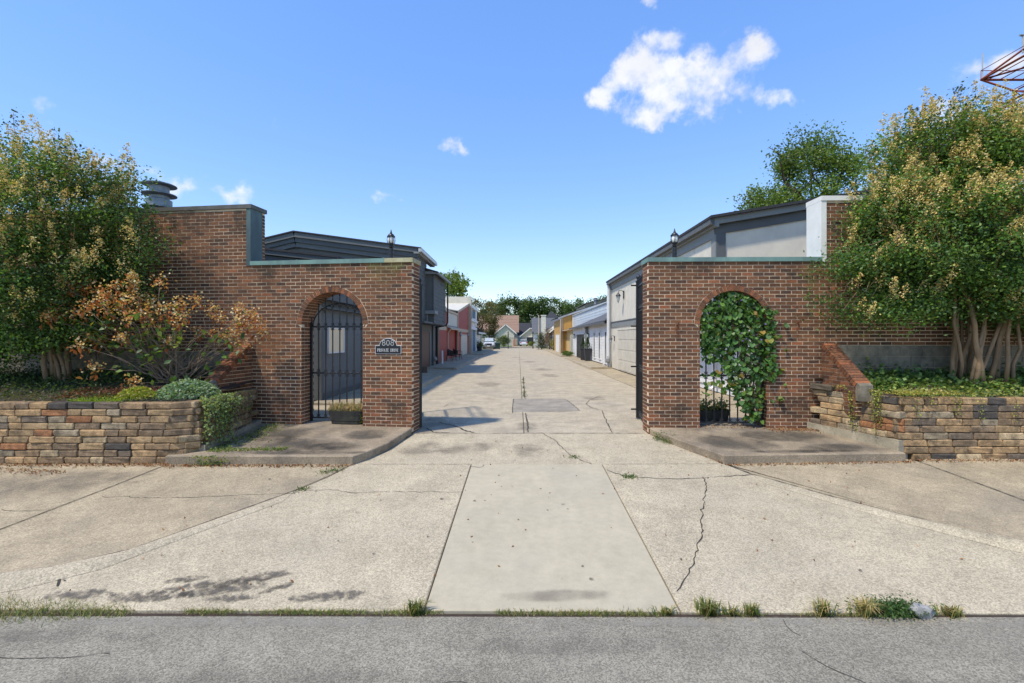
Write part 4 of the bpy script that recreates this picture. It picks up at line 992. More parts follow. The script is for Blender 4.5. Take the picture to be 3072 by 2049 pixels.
def sconce(root, x, y, z, face, s=1.0):
    """lantern on a bracket arm"""
    b = B(); b.bb(x, x + face * .03 * s, y - .06 * s, y + .06 * s, z - .15 * s, z + .2 * s); b.tube([(x, y, z + .12 * s), (x + face * .1 * s, y, z + .22 * s), (x + face * .22 * s, y, z + .2 * s), (x + face * .25 * s, y, z + .1 * s)], .014 * s, 6)
    w = mk('wall_lamp', b, m_blk, root); c = (x + face * .25 * s, y, z - .3 * s)
    b = B(); b.lathe([(.02 * s, -.05 * s), (.03 * s, 0), (.055 * s, .06 * s), (.085 * s, .25 * s), (.09 * s, .26 * s)], c, 8); mk('glass', b, m_lgl, w)
    b = B(); b.lathe([(.115 * s, .26 * s), (.11 * s, .29 * s), (.06 * s, .36 * s), (.02 * s, .42 * s)], c, 8); mk('cap', b, m_blk, w)
    for k in range(4):
        t = k * math.pi / 2 + .4; b = B(); b.tube([(c[0] + .03 * s * math.cos(t), c[1] + .03 * s * math.sin(t), c[2]), (c[0] + .092 * s * math.cos(t), c[1] + .092 * s * math.sin(t), c[2] + .26 * s)], .008 * s, 4); mk('rib', b, m_blk, w)
def cube_lamp(root, x, y, z, face):
    b = B(); b.bb(x, x + face * .14, y - .1, y + .1, z - .2, z + .2); w = mk('wall_lamp', b, m_blk, root); b = B(); b.bb(x + face * .03, x + face * .15, y - .07, y - .105, z - .15, z + .14); b.bb(x + face * .141, x + face * .15, y - .07, y + .07, z - .15, z + .14); mk('glass', b, m_lgl, w)

# charcoal house on the left
h = thing('house', 'charcoal house with shake-clad overhanging upper storey and low gable', 'house', (-7, 17, 0))
gf = lambda x: 3.98 + (-4.9 - x) * .11
wallx(h, -5.37, 12.5, 21.5, .10, 3.75, m_dk, .165); wally(h, 12.5, -13.2, -5.37, .08, lambda x: gf(x) - .14, m_dk, .165)
pb('corner_board', -5.40, -5.345, 12.46, 12.60, .08, 3.85, m_dk2, h); pb('base_board', -5.36, -5.335, 12.6, 21.4, .06, .26, m_dk2, h)
pb('belt_board', -5.36, -5.10, 12.3, 21.4, 2.83, 3.02, m_dk2, h); pb('belt_board', -5.358, -5.16, 12.3, 21.4, 2.60, 2.63, m_dk2, h)
for zo, yo in ((0, 12.28), (-.17, 12.36)): board(h, (-4.86, yo, gf(-4.86) - .14 + zo), (-13.2, yo, gf(-13.2) - .14 + zo), .15, .05, m_dk2, 'fascia')
roofq(h, [(-4.8, 12.22, gf(-4.8) + .03), (-4.8, 21.5, gf(-4.8) + .03), (-13.2, 21.5, gf(-13.2) + .03), (-13.2, 12.22, gf(-13.2) + .03)], .05, m_shin)
pb('fascia', -4.9, -4.82, 12.25, 21.4, 3.80, 3.97, m_dk2, h)
w = window_x(h, -5.345, 12.86, 13.98, 1.38, 2.06, m_blind, m_wht, 1, .03)
# two-storey gable block
X0 = -4.74; pk = (-10.36, 6.73)
gt = lambda x: 6.02 + (X0 - x) / (X0 - pk[0]) * (pk[1] - 6.02) if x > pk[0] else pk[1] - (pk[0] - x) * .24
wally(h, 21.5, -14.5, X0 - .3, .1, lambda x: gt(x) - .1, m_dk, .26)
for k, (zo, yo) in enumerate(((-.02, 21.18), (-.23, 21.26), (-.44, 21.34))):
    board(h, (X0 + .12, yo, gt(X0 + .12) + zo - .22), (pk[0], yo, pk[1] + zo - .22), .21, .05, m_dk2 if k % 2 else m_dk, 'fascia'); board(h, (pk[0], yo, pk[1] + zo - .22), (-14.5, yo, gt(-14.5) + zo - .22), .21, .05, m_dk2 if k % 2 else m_dk, 'fascia')
roofq(h, [(X0 + .3, 21.1, 6.0), (X0 + .3, 25.2, 6.0), (pk[0], 25.2, 6.78), (pk[0], 21.1, 6.78)], .06, m_shin); roofq(h, [(pk[0], 21.1, 6.78), (pk[0], 25.2, 6.78), (-15, 25.2, 5.66), (-15, 21.1, 5.66)], .06, m_shin)
b = B(); b.prism([(-10.9, 21.45, 6.02), (-10.25, 21.45, 6.02), (-10.25, 21.45, 6.33), (-10.9, 21.45, 6.18)], (0, -.06, 0)); v = mk('gable_vent', b, m_dk2, h)
for k in range(3): 
    bb_ = B(); bb_.bb(-10.82, -10.32, 21.36, 21.385, 6.05 + k * .06, 6.07 + k * .06); mk('louvre', bb_, m_dk, v)
b = B(); b.bb(X0 + .18, X0 + .33, 21.1, 25.3, 5.80, 5.95); mk('gutter', b, m_alu, h); b = B(); b.bb(X0 - .05, X0 + .2, 21.15, 25.25, 5.72, 5.80); mk('soffit', b, m_gry, h)
def shakes(root, x, y0, y1, z0, z1, m, face=1, hh=.21):
    b = B(); b.bb(x - face * .3, x - face * .005, y0, y1, z0, z1); mk('wall', b, m, root); z = z0 - .02; row = 0
    while z < z1 - .03:
        y = y0 - (row % 2) * .1
        while y < y1:
            wd_ = random.uniform(.14, .26); a, c = max(y, y0), min(y + wd_, y1); y += wd_ + .012
            if c - a < .04: continue
            part('shake', (x + face * (.006 + random.uniform(0, .006)), (a + c) / 2, min(z + hh / 2 + random.uniform(-.012, .006), z1 - hh * .4)), (.018, c - a, hh + .02), m, root, rot=(0, -face * .08, 0))
        z += hh; row += 1
shakes(h, X0, 21.45, 23.85, 2.62, 5.75, m_shake); shakes(h, -4.34, 23.8, 27.6, 2.58, 5.12, m_shake)
wally(h, 23.78, X0 - .1, -4.34, 3.25, 5.12, m_dk, .19); pb('corner_board', -4.42, -4.325, 23.74, 23.83, 3.2, 5.12, m_dk2, h)
pb('bay_ledge', -4.78, -4.22, 23.55, 24.4, 3.04, 3.22, m_gry, h); pb('soffit', -5.3, -4.36, 21.5, 27.6, 2.52, 2.60, m_dk2, h)
roofq(h, [(-4.05, 23.45, 5.22), (-4.05, 28.0, 5.22), (-6.2, 28.0, 5.85), (-6.2, 23.45, 5.85)], .07, m_shin); pb('gutter', -4.12, -4.02, 23.45, 28.0, 5.08, 5.2, m_gry, h); pb('fascia', -4.8, -4.1, 23.5, 23.56, 5.10, 5.24, m_gry, h)
spout(h, [(-4.2, 27.7, 5.1), (-4.2, 27.7, 2.75), (-4.3, 27.75, 2.55), (-5.05, 28.2, 2.45), (-5.08, 28.3, 2.3), (-5.08, 28.3, .2)], m_blk, .05)
pb('wall', -5.4, -5.1, 21.5, 29.3, .1, 2.55, m_dk, h); garage_x(h, -5.11, 22.3, 26.4, .12, 2.15, m_wood, 1, 4, 1, m_dk2)
pb('pilaster', -5.12, -5.02, 27.4, 28.0, .1, 2.55, m_dk2, h); pb('pilaster', -5.12, -4.98, 28.7, 29.3, .1, 2.55, m_blk, h)
w = window_y(h, 21.47, -7.4, -5.45, .25, 2.75, m_lgl, m_wht)
pb('side_wall', -14.5, -5.4, 21.62, 29.3, .1, 4.9, m_dk, h)
b = B(); b.tube([(-4.95, 27.5, .1), (-4.95, 27.5, .62)], .022, 6); b.lathe([(.06, 0), (.12, .04), (.12, .16), (.06, .2)], (-4.95, 27.52, .46), 10); b.tube([(-4.95, 27.5, .6), (-4.95, 27.8, .6), (-4.95, 27.8, .1)], .022, 6); b.lathe([(.05, 0), (.1, .04), (.1, .14), (.05, .18)], (-4.95, 27.8, .4), 10)
mk('gas_meter', b, m_zn, org=(-4.95, 27.6, .13), label='grey gas meter and pipes at the foot of the charcoal house', cat='gas meter')
b = B(); b.lathe([(.07, 0), (.07, .82), (.05, .86)], (-4.75, 29.0, .13), 10); mk('bollard', b, m_wht, org=(-4.75, 29.0, .13), label='short white pipe bollard by the charcoal house corner', cat='bollard')

# red house with cream trim
h = thing('house', 'red clapboard house with tan trim and butterfly roof', 'house', (-8, 39, 0)); x = -5.18
up1 = lambda y: 4.55 - (y - 29.5) * .22; up2 = lambda y: 4.05 + (y - 40) * .145
wallx(h, x, 29.35, 33.6, .14, 2.35, m_red, .2); wallx(h, x, 29.35, 33.6, 2.6, up1, m_red, .2); pb('belt_board', x - .02, x + .03, 29.3, 33.7, 2.35, 2.62, m_tan, h)
wallx(h, x, 40, 48.6, 2.62, up2, m_red, .2); wallx(h, x, 40, 48.6, .14, 2.35, m_red, .2); pb('belt_board', x - .02, x + .04, 39.9, 48.6, 2.35, 2.64, m_tan, h)
board(h, (x + .04, 29.3, up1(29.3) - .05), (x + .04, 33.7, up1(33.7) - .05), .2, .08, m_tan); board(h, (x + .04, 39.9, up2(39.9) - .05), (x + .04, 48.6, up2(48.6) - .05), .22, .08, m_tan)
wallx(h, x - .02, 33.9, 39.6, 2.75, 3.75, m_cream, .16); pb('trim_board', x - .02, x + .06, 33.6, 33.9, 2.5, 3.95, m_tan, h); pb('trim_board', x - .02, x + .06, 39.6, 39.95, 2.5, 4.0, m_tan, h); pb('trim_board', x - .02, x + .07, 33.6, 39.9, 3.75, 3.92, m_tan, h)
roofq(h, [(x + .3, 33.5, 2.55), (x + .3, 40.0, 2.55), (x - .3, 40.0, 2.85), (x - .3, 33.5, 2.85)], .06, m_tan); pb('gutter', x + .26, x + .36, 33.5, 40, 2.42, 2.54, m_tan, h)
wallx(h, x - 1.4, 33.6, 40, .14, 2.5, m_red, .2); wally(h, 39.9, x - 1.4, x, .14, 2.5, m_red, .2); pb('post', x - .06, x + .06, 39.8, 39.95, .13, 2.5, m_tan, h)
w = window_x(h, x - 1.38, 35, 38, .4, 2.1, m_lgl, m_tan); spout(h, [(x + .3, 33.7, 2.45), (x + .1, 33.75, 2.2), (x + .06, 33.75, .2)], m_tan, .05)
roofq(h, [(x + .1, 29.2, up1(29.2) + .2), (x + .1, 33.7, up1(33.7) + .2), (-12, 33.7, up1(33.7) + .2), (-12, 29.2, up1(29.2) + .2)], .06, m_cream)
roofq(h, [(x + .1, 33.7, 3.96), (x + .1, 39.9, 4.18), (-12, 39.9, 4.18), (-12, 33.7, 3.96)], .06, m_cream); roofq(h, [(x + .1, 39.9, up2(39.9) + .2), (x + .1, 48.7, up2(48.7) + .2), (-12, 48.7, up2(48.7) + .2), (-12, 39.9, up2(39.9) + .2)], .06, m_cream)
wally(h, 48.7, -12, x + .3, 5.2, 6.22, m_cream, .2); pb('party_wall', x - .2, x + .32, 48.7, 49.0, .13, 6.24, m_tan, h); pb('party_wall', -12, x - .2, 29.3, 48.6, .1, 3.6, m_red, h)
garage_x(h, x, 42.0, 47.2, .14, 2.05, m_cream, 1, 4, 4, m_tan)
for yy in (41.5, 48.0): cube_lamp(h, x + .02, yy, 2.15, 1)
# blue and white house
h = thing('house', 'blue and white house with small dark porch roof', 'house', (-8, 58, 0)); x = -5.2
pb('wall', -11, x, 49.05, 59.4, .1, 5.3, m_wht, h); wallx(h, x + .02, 49.3, 56.8, .2, 2.75, m_blu, .3, back=False); pb('belt_board', x - .02, x + .25, 49.05, 57.2, 2.75, 3.05, m_wht, h)
wallx(h, x + .02, 49.6, 52.6, 4.0, 5.0, m_blu, .3, back=False); pb('window_box', x, x + .12, 53.0, 56.2, 4.2, 5.0, m_blu, h); pb('trim_board', x - .02, x + .35, 49.0, 57.0, 5.1, 5.45, m_wht, h); pb('trim_board', x, x + .35, 49.0, 57.0, 3.65, 3.85, m_wht, h)
for yy in (49.15, 52.75, 56.8): pb('corner_board', x, x + .06, yy - .12, yy + .12, .14, 5.2, m_wht, h)
roofq(h, [(x + .5, 57.0, 3.0), (x + .5, 70.5, 2.45), (x - 1.8, 70.5, 3.3), (x - 1.8, 57.0, 4.0)], .08, m_shin); pb('wall', -11, x - .3, 59.4, 70.5, .1, 2.5, m_blu, h); pb('fascia', x + .42, x + .5, 57, 70.5, 2.35, 2.55, m_wht, h)
garage_x(h, x - .3, 62, 68.5, .1, 2.1, m_wht, 1, 4, 4, m_wht); spout(h, [(x + .1, 57.2, 2.8), (x + .1, 57.2, .15)], m_wht, .06)

# cream stucco house on the right
h = thing('house', 'cream stucco house with grey trim and white garage door', 'house', (8, 19, 0)); x = 5.43; ZE = 5.0
gt = lambda xx: 5.02 + (xx - x) * .165
b = B(); b.prism([(x, 12.4, 2.4), (13.5, 12.4, 2.4), (13.5, 12.4, gt(13.5) - .1), (x, 12.4, gt(x) - .1)], (0, .12, 0)); mk('wall', b, m_crm2, h)
b = B(); b.bb(6.30, 13.5, 12.45, 19, .1, 2.4); mk('wall', b, m_wht, h); wallx(h, 6.28, 12.45, 18.0, .3, 2.4, m_wht, .17, -1, back=False)
b = B(); b.bb(x + .0, x + .15, 12.52, 26.2, 2.66, ZE - .2); mk('wall', b, m_crm2, h)
b = B(); b.bb(x + .15, 13.5, 12.55, 26.2, 2.3, 4.8); mk('side_wall', b, m_crm2, h)
for k in range(12):
    yy = 12.7 + k * 1.22
    if yy < 26: pb('batten', x - .012, x + .0, yy - .012, yy + .012, 2.7, ZE - .25, m_crm2, h)
pb('belt_board', x - .035, x + .05, 12.4, 26.2, 2.38, 2.66, m_gry, h); pb('flashing', x - .06, x, 12.4, 26.2, 2.66, 2.70, m_gry2, h)
pb('corner_board', x - .03, x + .25, 12.36, 12.39, 2.4, 5.0, m_gry2, h); pb('corner_board', x - .035, x - .005, 12.36, 12.62, 2.4, 5.0, m_gry, h)
board(h, (x - .05, 12.37, gt(x) - .42), (13.5, 12.37, gt(13.5) - .42), .26, .03, m_gry2); board(h, (x - .2, 12.24, gt(x - .2) - .16), (13.5, 12.24, gt(13.5) - .16), .20, .06, m_gry, 'fascia')
pb('trim_board', x - .04, x + .0, 12.4, 26.2, ZE - .48, ZE - .2, m_gry, h); pb('gutter', x - .24, x - .12, 12.2, 26.3, ZE - .16, ZE - .02, m_gry2, h); pb('fascia', x - .12, x, 12.2, 26.3, ZE - .22, ZE - .02, m_gry, h)
roofq(h, [(x - .26, 12.1, gt(x - .26) + .08), (x - .26, 26.4, gt(x - .26) + .08), (13.5, 26.4, gt(13.5) + .08), (13.5, 12.1, gt(13.5) + .08)], .07, m_shin)
pb('wall', x, 6.3, 17.6, 26.2, .1, 2.38, m_crm2, h); garage_x(h, x - .02, 18.6, 24.1, .11, 2.2, m_cream, -1, 4, 5, m_crm2)
pb('end_post', x - .16, x + .2, 26.2, 26.6, .1, 5.05, m_wht, h); spout(h, [(x - .2, 26.0, ZE - .1), (x - .1, 25.95, ZE - .4), (x - .1, 25.95, .15)], m_zn, .055)
spout(h, [(6.17, 14.2, 2.4), (6.17, 14.2, .3), (6.05, 14.2, .2)], m_wht, .05)
sconce(h, x - .01, 23.0, 3.95, -1, 1.15); sconce(h, x - .01, 25.2, 1.75, -1, .8)
b = B(); b.tube([(5.2, 26.0, .1), (5.2, 26.0, .75)], .025, 6); b.lathe([(.07, 0), (.14, .05), (.14, .22), (.07, .28)], (5.2, 26.0, .4), 10); mk('gas_meter', b, m_zn, org=(5.2, 26.0, .1), label='grey gas meter at the corner downspout of the cream house', cat='gas meter')
# lattice trellis panel at the corner
root = thing('trellis', 'white lattice trellis panel at the cream house corner', 'trellis', (5.1, 26.75, .14))
for k in range(9):
    for s in (-1, 1):
        z0 = .2 + k * .17; part('slat', (5.1, 26.75, z0 + .12), (.02, .42, .02), m_wht, root, rot=(s * .75, 0, 0))
for yy in (26.58, 26.92): pb('stile', 5.085, 5.115, yy - .015, yy + .015, .14, 1.9, m_wht, root)

# white house with black garage door
h = thing('house', 'white clapboard house with black garage door and grey roof', 'house', (7, 36, 0))
wallx(h, x, 26.65, 33.7, .2, 2.7, m_wht, .19, -1); pb('wall', x + .02, 9, 33.7, 44, .1, 2.7, m_wht, h); pb('side_wall', x + .1, 10, 26.7, 44, .1, 2.7, m_wht, h)
for a, c in ((27.25, 27.75), (29.3, 29.8), (31.3, 31.8)): window_x(h, x - .02, a, c, .45, 2.15, m_gl, m_wht, -1, .05)
garage_x(h, x - .0, 36.3, 41.0, .12, 2.1, m_blk, -1, 5, 4, m_wht)
pb('post', x - .2, x - .02, 34.6, 34.9, .1, 2.7, m_gry, h)
for yy in (34.2, 35.5, 42.4): cube_lamp(h, x - .02, yy, 1.95, -1)
b = B(); b.prism([(5.12, 44.0, 2.74), (5.12, 26.6, 2.84), (6.25, 26.6, 3.74), (6.25, 44.0, 3.10)], (0, 0, -.07)); mk('roof', b, m_shg, h)
pb('gutter', 5.04, 5.14, 26.6, 44, 2.62, 2.74, m_gry2, h); spout(h, [(5.1, 35.0, 2.66), (5.3, 35.0, 2.3), (5.38, 35.0, .15)], m_wht, .05)
wallx(h, 6.2, 26.6, 50.0, 2.9, 4.2, m_lb, .22, -1); pb('side_wall', 6.25, 10, 26.6, 50, 2.6, 4.15, m_lb, h); pb('corner_board', 6.14, 6.3, 49.9, 50.1, 2.7, 4.25, m_wht, h); pb('coping', 6.1, 10, 26.6, 50.05, 4.2, 4.26, m_lb, h)
# ochre house
h = thing('house', 'ochre house with white-edged rising roof', 'house', (8, 54, 0))
og = lambda xx: 4.03 + (xx - 4.8) * .33
wally(h, 50.3, 4.95, 12, 2.55, lambda xx: og(xx) - .05, m_yel, .24); wally(h, 47, 5.5, 6.1, .15, 2.6, m_yel2, .22); pb('corner_board', 4.85, 5.1, 50.2, 50.4, .1, og(4.9), m_tan, h)
board(h, (4.6, 50.15, og(4.6) - .06), (12, 50.15, og(12) - .06), .2, .06, m_wht, 'fascia'); roofq(h, [(4.5, 50.0, og(4.5) + .2), (4.5, 60, og(4.5) + .2), (12, 60, og(12) + .2), (12, 50.0, og(12) + .2)], .08, m_shin)
pb('wall', 4.95, 12, 50.45, 60, .1, 3.9, m_yel, h); pb('wall', 5.5, 11, 47.1, 50.3, .1, 2.6, m_yel2, h); roofq(h, [(5.0, 46.8, 2.62), (5.0, 50.2, 2.62), (7, 50.2, 3.0), (7, 46.8, 3.0)], .08, m_tan)
for a in (5.62, 5.88): window_y(h, 46.98, a, a + .12, .4, 2.1, m_lgl, m_wht, .03)
garage_x(h, 4.93, 52, 57, .12, 2.2, m_wht, -1, 4, 4, m_yel2); spout(h, [(4.85, 50.1, 3.9), (4.85, 50.1, .2)], m_tan, .07)
b = B(); b.lathe([(.16, 0), (.16, .65), (.3, .7), (.3, .78), (.2, .84), (.3, .9), (.05, 1.0)], (9.1, 52.5, og(9.1)), 12); mk('flue', b, m_zn, h)
# farther houses on the right
h = thing('house', 'tall olive-tan house wall rising behind the ochre roof', 'house', (13, 64, 0)); wally(h, 62, 9.4, 16, 4.5, lambda xx: 6.45 + (xx - 9.4) * .26, m_oli, .3); pb('wall', 9.4, 16, 62.2, 72, .1, 6.3, m_oli, h); roofq(h, [(9.2, 61.8, 6.5), (9.2, 72, 6.5), (16, 72, 8.2), (16, 61.8, 8.2)], .08, m_shg)
h = thing('house', 'pale tan low house beyond the ochre one', 'house', (8, 70, 0)); wally(h, 64, 5.2, 9, .1, 3.6, m_oli, .3); pb('wall', 5.2, 9, 64.2, 76, .1, 3.0, m_cream, h); roofq(h, [(4.7, 63.6, 2.6), (4.7, 76, 2.6), (6.6, 76, 4.2), (6.6, 63.6, 4.2)], .08, m_cream)
for k in range(3): window_x(h, 5.19, 65.5 + k * 3.2, 66.8 + k * 3.2, .5, 2.1, m_lgl, m_wht, -1, .1)
def gable_house(label, x0, x1, y, depth, ze, zp, wm, rm, name='house', ridge='y', chim=None, wins=()):
    h = thing(name, label, 'house', ((x0 + x1) / 2, y, 0)); xm = (x0 + x1) / 2
    if ridge == 'y':
        wally(h, y, x0, x1, -.05, lambda xx: ze + (zp - ze) * (1 - abs(xx - xm) / (x1 - x0) * 2), wm, .32); pb('wall', x0, x1, y + .15, y + depth, -.05, ze, wm, h)
        for s in (-1, 1): roofq(h, [(xm, y - .4, zp + .08), (xm, y + depth, zp + .08), (xm + s * ((x1 - x0) / 2 + .5), y + depth, ze - .16), (xm + s * ((x1 - x0) / 2 + .5), y - .4, ze - .16)], .12, rm)
        for s in (-1, 1): board(h, (xm, y - .42, zp - .14), (xm + s * ((x1 - x0) / 2 + .5), y - .42, ze - .36), .2, .06, m_wht, 'fascia')
    else:
        wally(h, y, x0, x1, -.05, ze, wm, .32); pb('wall', x0, x1, y + .15, y + depth, -.05, ze, wm, h)
        for s in (0, 1): roofq(h, [(x0 - .4, y + (-.5 if not s else depth + .5), ze - .1), (x1 + .4, y + (-.5 if not s else depth + .5), ze - .1), (x1 + .4, y + depth / 2, zp), (x0 - .4, y + depth / 2, zp)], .12, rm)
        for xx in (x0, x1):
            b = B(); b.prism([(xx - .05, y, ze), (xx - .05, y + depth, ze), (xx - .05, y + depth / 2, zp - .1)], (.1, 0, 0)); mk('gable', b, wm, h)
    for a, c, z0, z1 in wins: window_y(h, y - .02, a, c, z0, z1, m_gl, m_wht, .1)
    if chim: b = B(); b.bb(*chim); b.bb(chim[0] - .1, chim[1] + .1, chim[2] - .1, chim[3] + .1, chim[5], chim[5] + .2); mk('chimney', b, m_crm2, h)
    return h
gable_house('pale green gabled house beyond the far gate, left of the lane', -4.6, -.6, 108, 8, 3.1, 5.0, m_cream, m_shr, wins=((-3.4, -2.5, .9, 2.3),))
gable_house('long brown-roofed house behind the far shrubs', -14, 0.2, 118, 9, 3.4, 7.9, m_cream, m_shr, ridge='x')
gable_house('low dark-roofed house with carport beside the white car', -1, 8, 125, 9, 2.8, 6.1, m_wht, m_shin, ridge='x')
gable_house('small white gabled garage behind the white car', 1.3, 5.6, 112, 6, 2.4, 4.3, m_cream, m_shin, wins=((2.4, 4.6, .1, 2.0),))
gable_house('grey-roofed house with tall pale chimney', 3.9, 10.5, 104, 10, 3.0, 6.6, m_wht, m_shg, ridge='x', chim=(5.6, 6.6, 102.9, 103.9, 0, 6.8))
h = thing('house', 'steep black hipped roof house at the far right', 'house', (8.8, 112, 0)); pb('wall', 6.4, 12, 110, 118, 0, 5.2, m_gry, h); b = B(); b.add([(6.1, 109.6, 5.2), (12.3, 109.6, 5.2), (12.3, 118.4, 5.2), (6.1, 118.4, 5.2), (8.6, 114, 8.6)], [(0, 1, 4), (1, 2, 4), (2, 3, 4), (3, 0, 4), (3, 2, 1, 0)]); mk('roof', b, m_shin, h)
# ------------------------------------------------------------------ things along the lane
m_carw = mat('white_car_paint', (.68, .69, .70), .25, .03, 2, spec=.6); m_tyre = mat('tyre', (.015, .015, .016), .85, .2, 20); m_rim = mat('rim', (.45, .45, .46), .35, .1, 10, metal=.7); m_lamp = mat('lamp_glass', (.8, .8, .78), .1, .05, 4, spec=.7); m_redl = mat('tail_lamp', (.45, .02, .02), .2, .05, 4); m_chr = mat('chrome', (.6, .6, .6), .15, .05, 4, metal=1); m_plate = mat('number_plate', (.62, .62, .58), .5, .05, 5)
def vehicle(label, x, y, rear, L_=4.6, Wd=1.86, H=1.78, hood=1.15):
    """front (or rear) faces the camera at y; body lofted from cross-sections"""
    root = thing('parked_car', label, 'car', (x, y + L_ / 2, 0)); hw = Wd / 2; b = B()
    prof = [(0, .42, .62, .92), (.08, .32, .95, .97), (hood * .95, .28, 1.08, 1.0), (hood, .28, 1.1, 1.0), (L_ * .92, .28, 1.12, 1.0), (L_ - .05, .32, 1.05, .97), (L_, .42, .8, .93)]
    vs = []
    for s, zb, zt, k in prof:
        w = hw * k; vs += [(x - w * .96, y + s, zb), (x - w, y + s, zb + (zt - zb) * .5), (x - w * .93, y + s, zt), (x + w * .93, y + s, zt), (x + w, y + s, zb + (zt - zb) * .5), (x + w * .96, y + s, zb)]
    n = len(prof); b.add(vs, [(i * 6 + j, i * 6 + (j + 1) % 6, (i + 1) * 6 + (j + 1) % 6, (i + 1) * 6 + j) for i in range(n - 1) for j in range(6)] + [tuple(range(6)), tuple(range((n - 1) * 6, n * 6))]); mk('body', b, m_carw, root)
    g0, g1 = (hood, hood + .55) if not rear else (.12, .5); e1 = L_ * .9 if not rear else L_ - hood - .55; e2 = L_ * .95 if not rear else L_ - hood
    b = B(); b.hexa([(x - hw * .92, y + g0, 1.08), (x + hw * .92, y + g0, 1.08), (x + hw * .92, y + e2, 1.08), (x - hw * .92, y + e2, 1.08), (x - hw * .78, y + g1, H - .04), (x + hw * .78, y + g1, H - .04), (x + hw * .78, y + e1, H - .04), (x - hw * .78, y + e1, H - .04)]); mk('cabin', b, m_gl, root)
    b = B(); b.hexa([(x - hw * .80, y + g1 - .04, H - .07), (x + hw * .80, y + g1 - .04, H - .07), (x + hw * .80, y + e1, H - .07), (x - hw * .80, y + e1, H - .07), (x - hw * .7, y + g1 + .06, H), (x + hw * .7, y + g1 + .06, H), (x + hw * .7, y + e1 - .08, H), (x - hw * .7, y + e1 - .08, H)]); mk('roof', b, m_carw, root)
    b = B(); b.hexa([(x - hw * .84, y + g0 + .02, 1.1), (x + hw * .84, y + g0 + .02, 1.1), (x + hw * .84, y + g0 + .06, 1.1), (x - hw * .84, y + g0 + .06, 1.1), (x - hw * .72, y + g1 - .06, H - .1), (x + hw * .72, y + g1 - .06, H - .1), (x + hw * .72, y + g1 - .02, H - .1), (x - hw * .72, y + g1 - .02, H - .1)])
    mk('rear_window' if rear else 'windscreen', b, m_lgl, root)
    for s in (-1, 1):
        b = B(); b.bb(x + s * hw * .62, x + s * hw * .93, y - .02, y + .1, .70, .92); mk('tail_light' if rear else 'headlight', b, m_redl if rear else m_lamp, root)
        for yy in (.85, L_ - .9):
            w = B(); w.v = []; c = Vector((x + s * (hw - .12), y + yy, .36)); n = 16
            w.add([(c.x + sx * .12, c.y + .36 * math.cos(2 * math.pi * j / n), c.z + .36 * math.sin(2 * math.pi * j / n)) for sx in (-1, 1) for j in range(n)], [(j, (j + 1) % n, n + (j + 1) % n, n + j) for j in range(n)] + [tuple(range(n)), tuple(range(n, 2 * n))]); o = mk('wheel', w, m_tyre, root)
            w = B(); w.add([(c.x + s * .125 + sx * .01, c.y + .21 * math.cos(2 * math.pi * j / n), c.z + .21 * math.sin(2 * math.pi * j / n)) for sx in (-1, 1) for j in range(n)], [(j, (j + 1) % n, n + (j + 1) % n, n + j) for j in range(n)] + [tuple(range(n)), tuple(range(n, 2 * n))]); mk('rim', w, m_rim, o)
        if not rear: b = B(); b.bb(x + s * (hw * .95), x + s * (hw + .17), y + hood + .2, y + hood + .32, 1.08, 1.28); mk('mirror', b, m_carw, root)
    b = B(); b.bb(x - hw * .95, x + hw * .95, y - .08, y + .12, .40, .60); mk('bumper', b, m_carw if rear else m_chr, root)
    if not rear:
        b = B(); b.bb(x - hw * .55, x + hw * .55, y - .03, y + .08, .66, .93); g = mk('grille', b, m_blk, root)
        for k in (-.3, .3): bb_ = B(); bb_.hexa([(x + k * hw - .05, y - .05, .66), (x + k * hw + .05, y - .05, .66), (x + k * hw + .05, y, .66), (x + k * hw - .05, y, .66), (x + k * hw * 1.3 - .05, y - .05, .93), (x + k * hw * 1.3 + .05, y - .05, .93), (x + k * hw * 1.3 + .05, y, .93), (x + k * hw * 1.3 - .05, y, .93)]); mk('grille_bar', bb_, m_chr, g)
    b = B(); b.bb(x - .26, x + .26, y - .10, y - .08, .44, .58); mk('number_plate', b, m_plate, root)
vehicle('white SUV parked nose-out beside the green bin', -4.52, 73, False)
vehicle('white hatchback seen from behind beyond the far gate', 1.55, 100, True, 4.1, 1.74, 1.5, .9)
m_bin = mat('green_plastic', (.016, .05, .04), .5, .1, 6)
root = thing('wheelie_bin', 'dark green wheeled bin at the far left of the lane', 'bin', (-3.0, 72, 0)); b = B(); b.hexa([(-3.3, 71.75, .06), (-2.7, 71.75, .06), (-2.7, 72.3, .06), (-3.3, 72.3, .06), (-3.42, 71.6, .95), (-2.58, 71.6, .95), (-2.58, 72.4, .95), (-3.42, 72.4, .95)]); mk('body', b, m_bin, root)
b = B(); b.hexa([(-3.46, 71.55, .96), (-2.54, 71.55, .96), (-2.54, 72.45, .96), (-3.46, 72.45, .96), (-3.36, 71.7, 1.07), (-2.64, 71.7, 1.07), (-2.64, 72.4, 1.07), (-3.36, 72.4, 1.07)]); mk('lid', b, m_bin, root)
for s in (-1, 1): b = B(); b.tube([(-3 + s * .3, 72.3, .12), (-3 + s * .38, 72.3, .12)], .12, 10); mk('wheel', b, m_tyre, root)
b = B(); b.bb(-3.12, -2.88, 71.66, 71.70, .62, .8); mk('emblem', b, m_lgl, root)
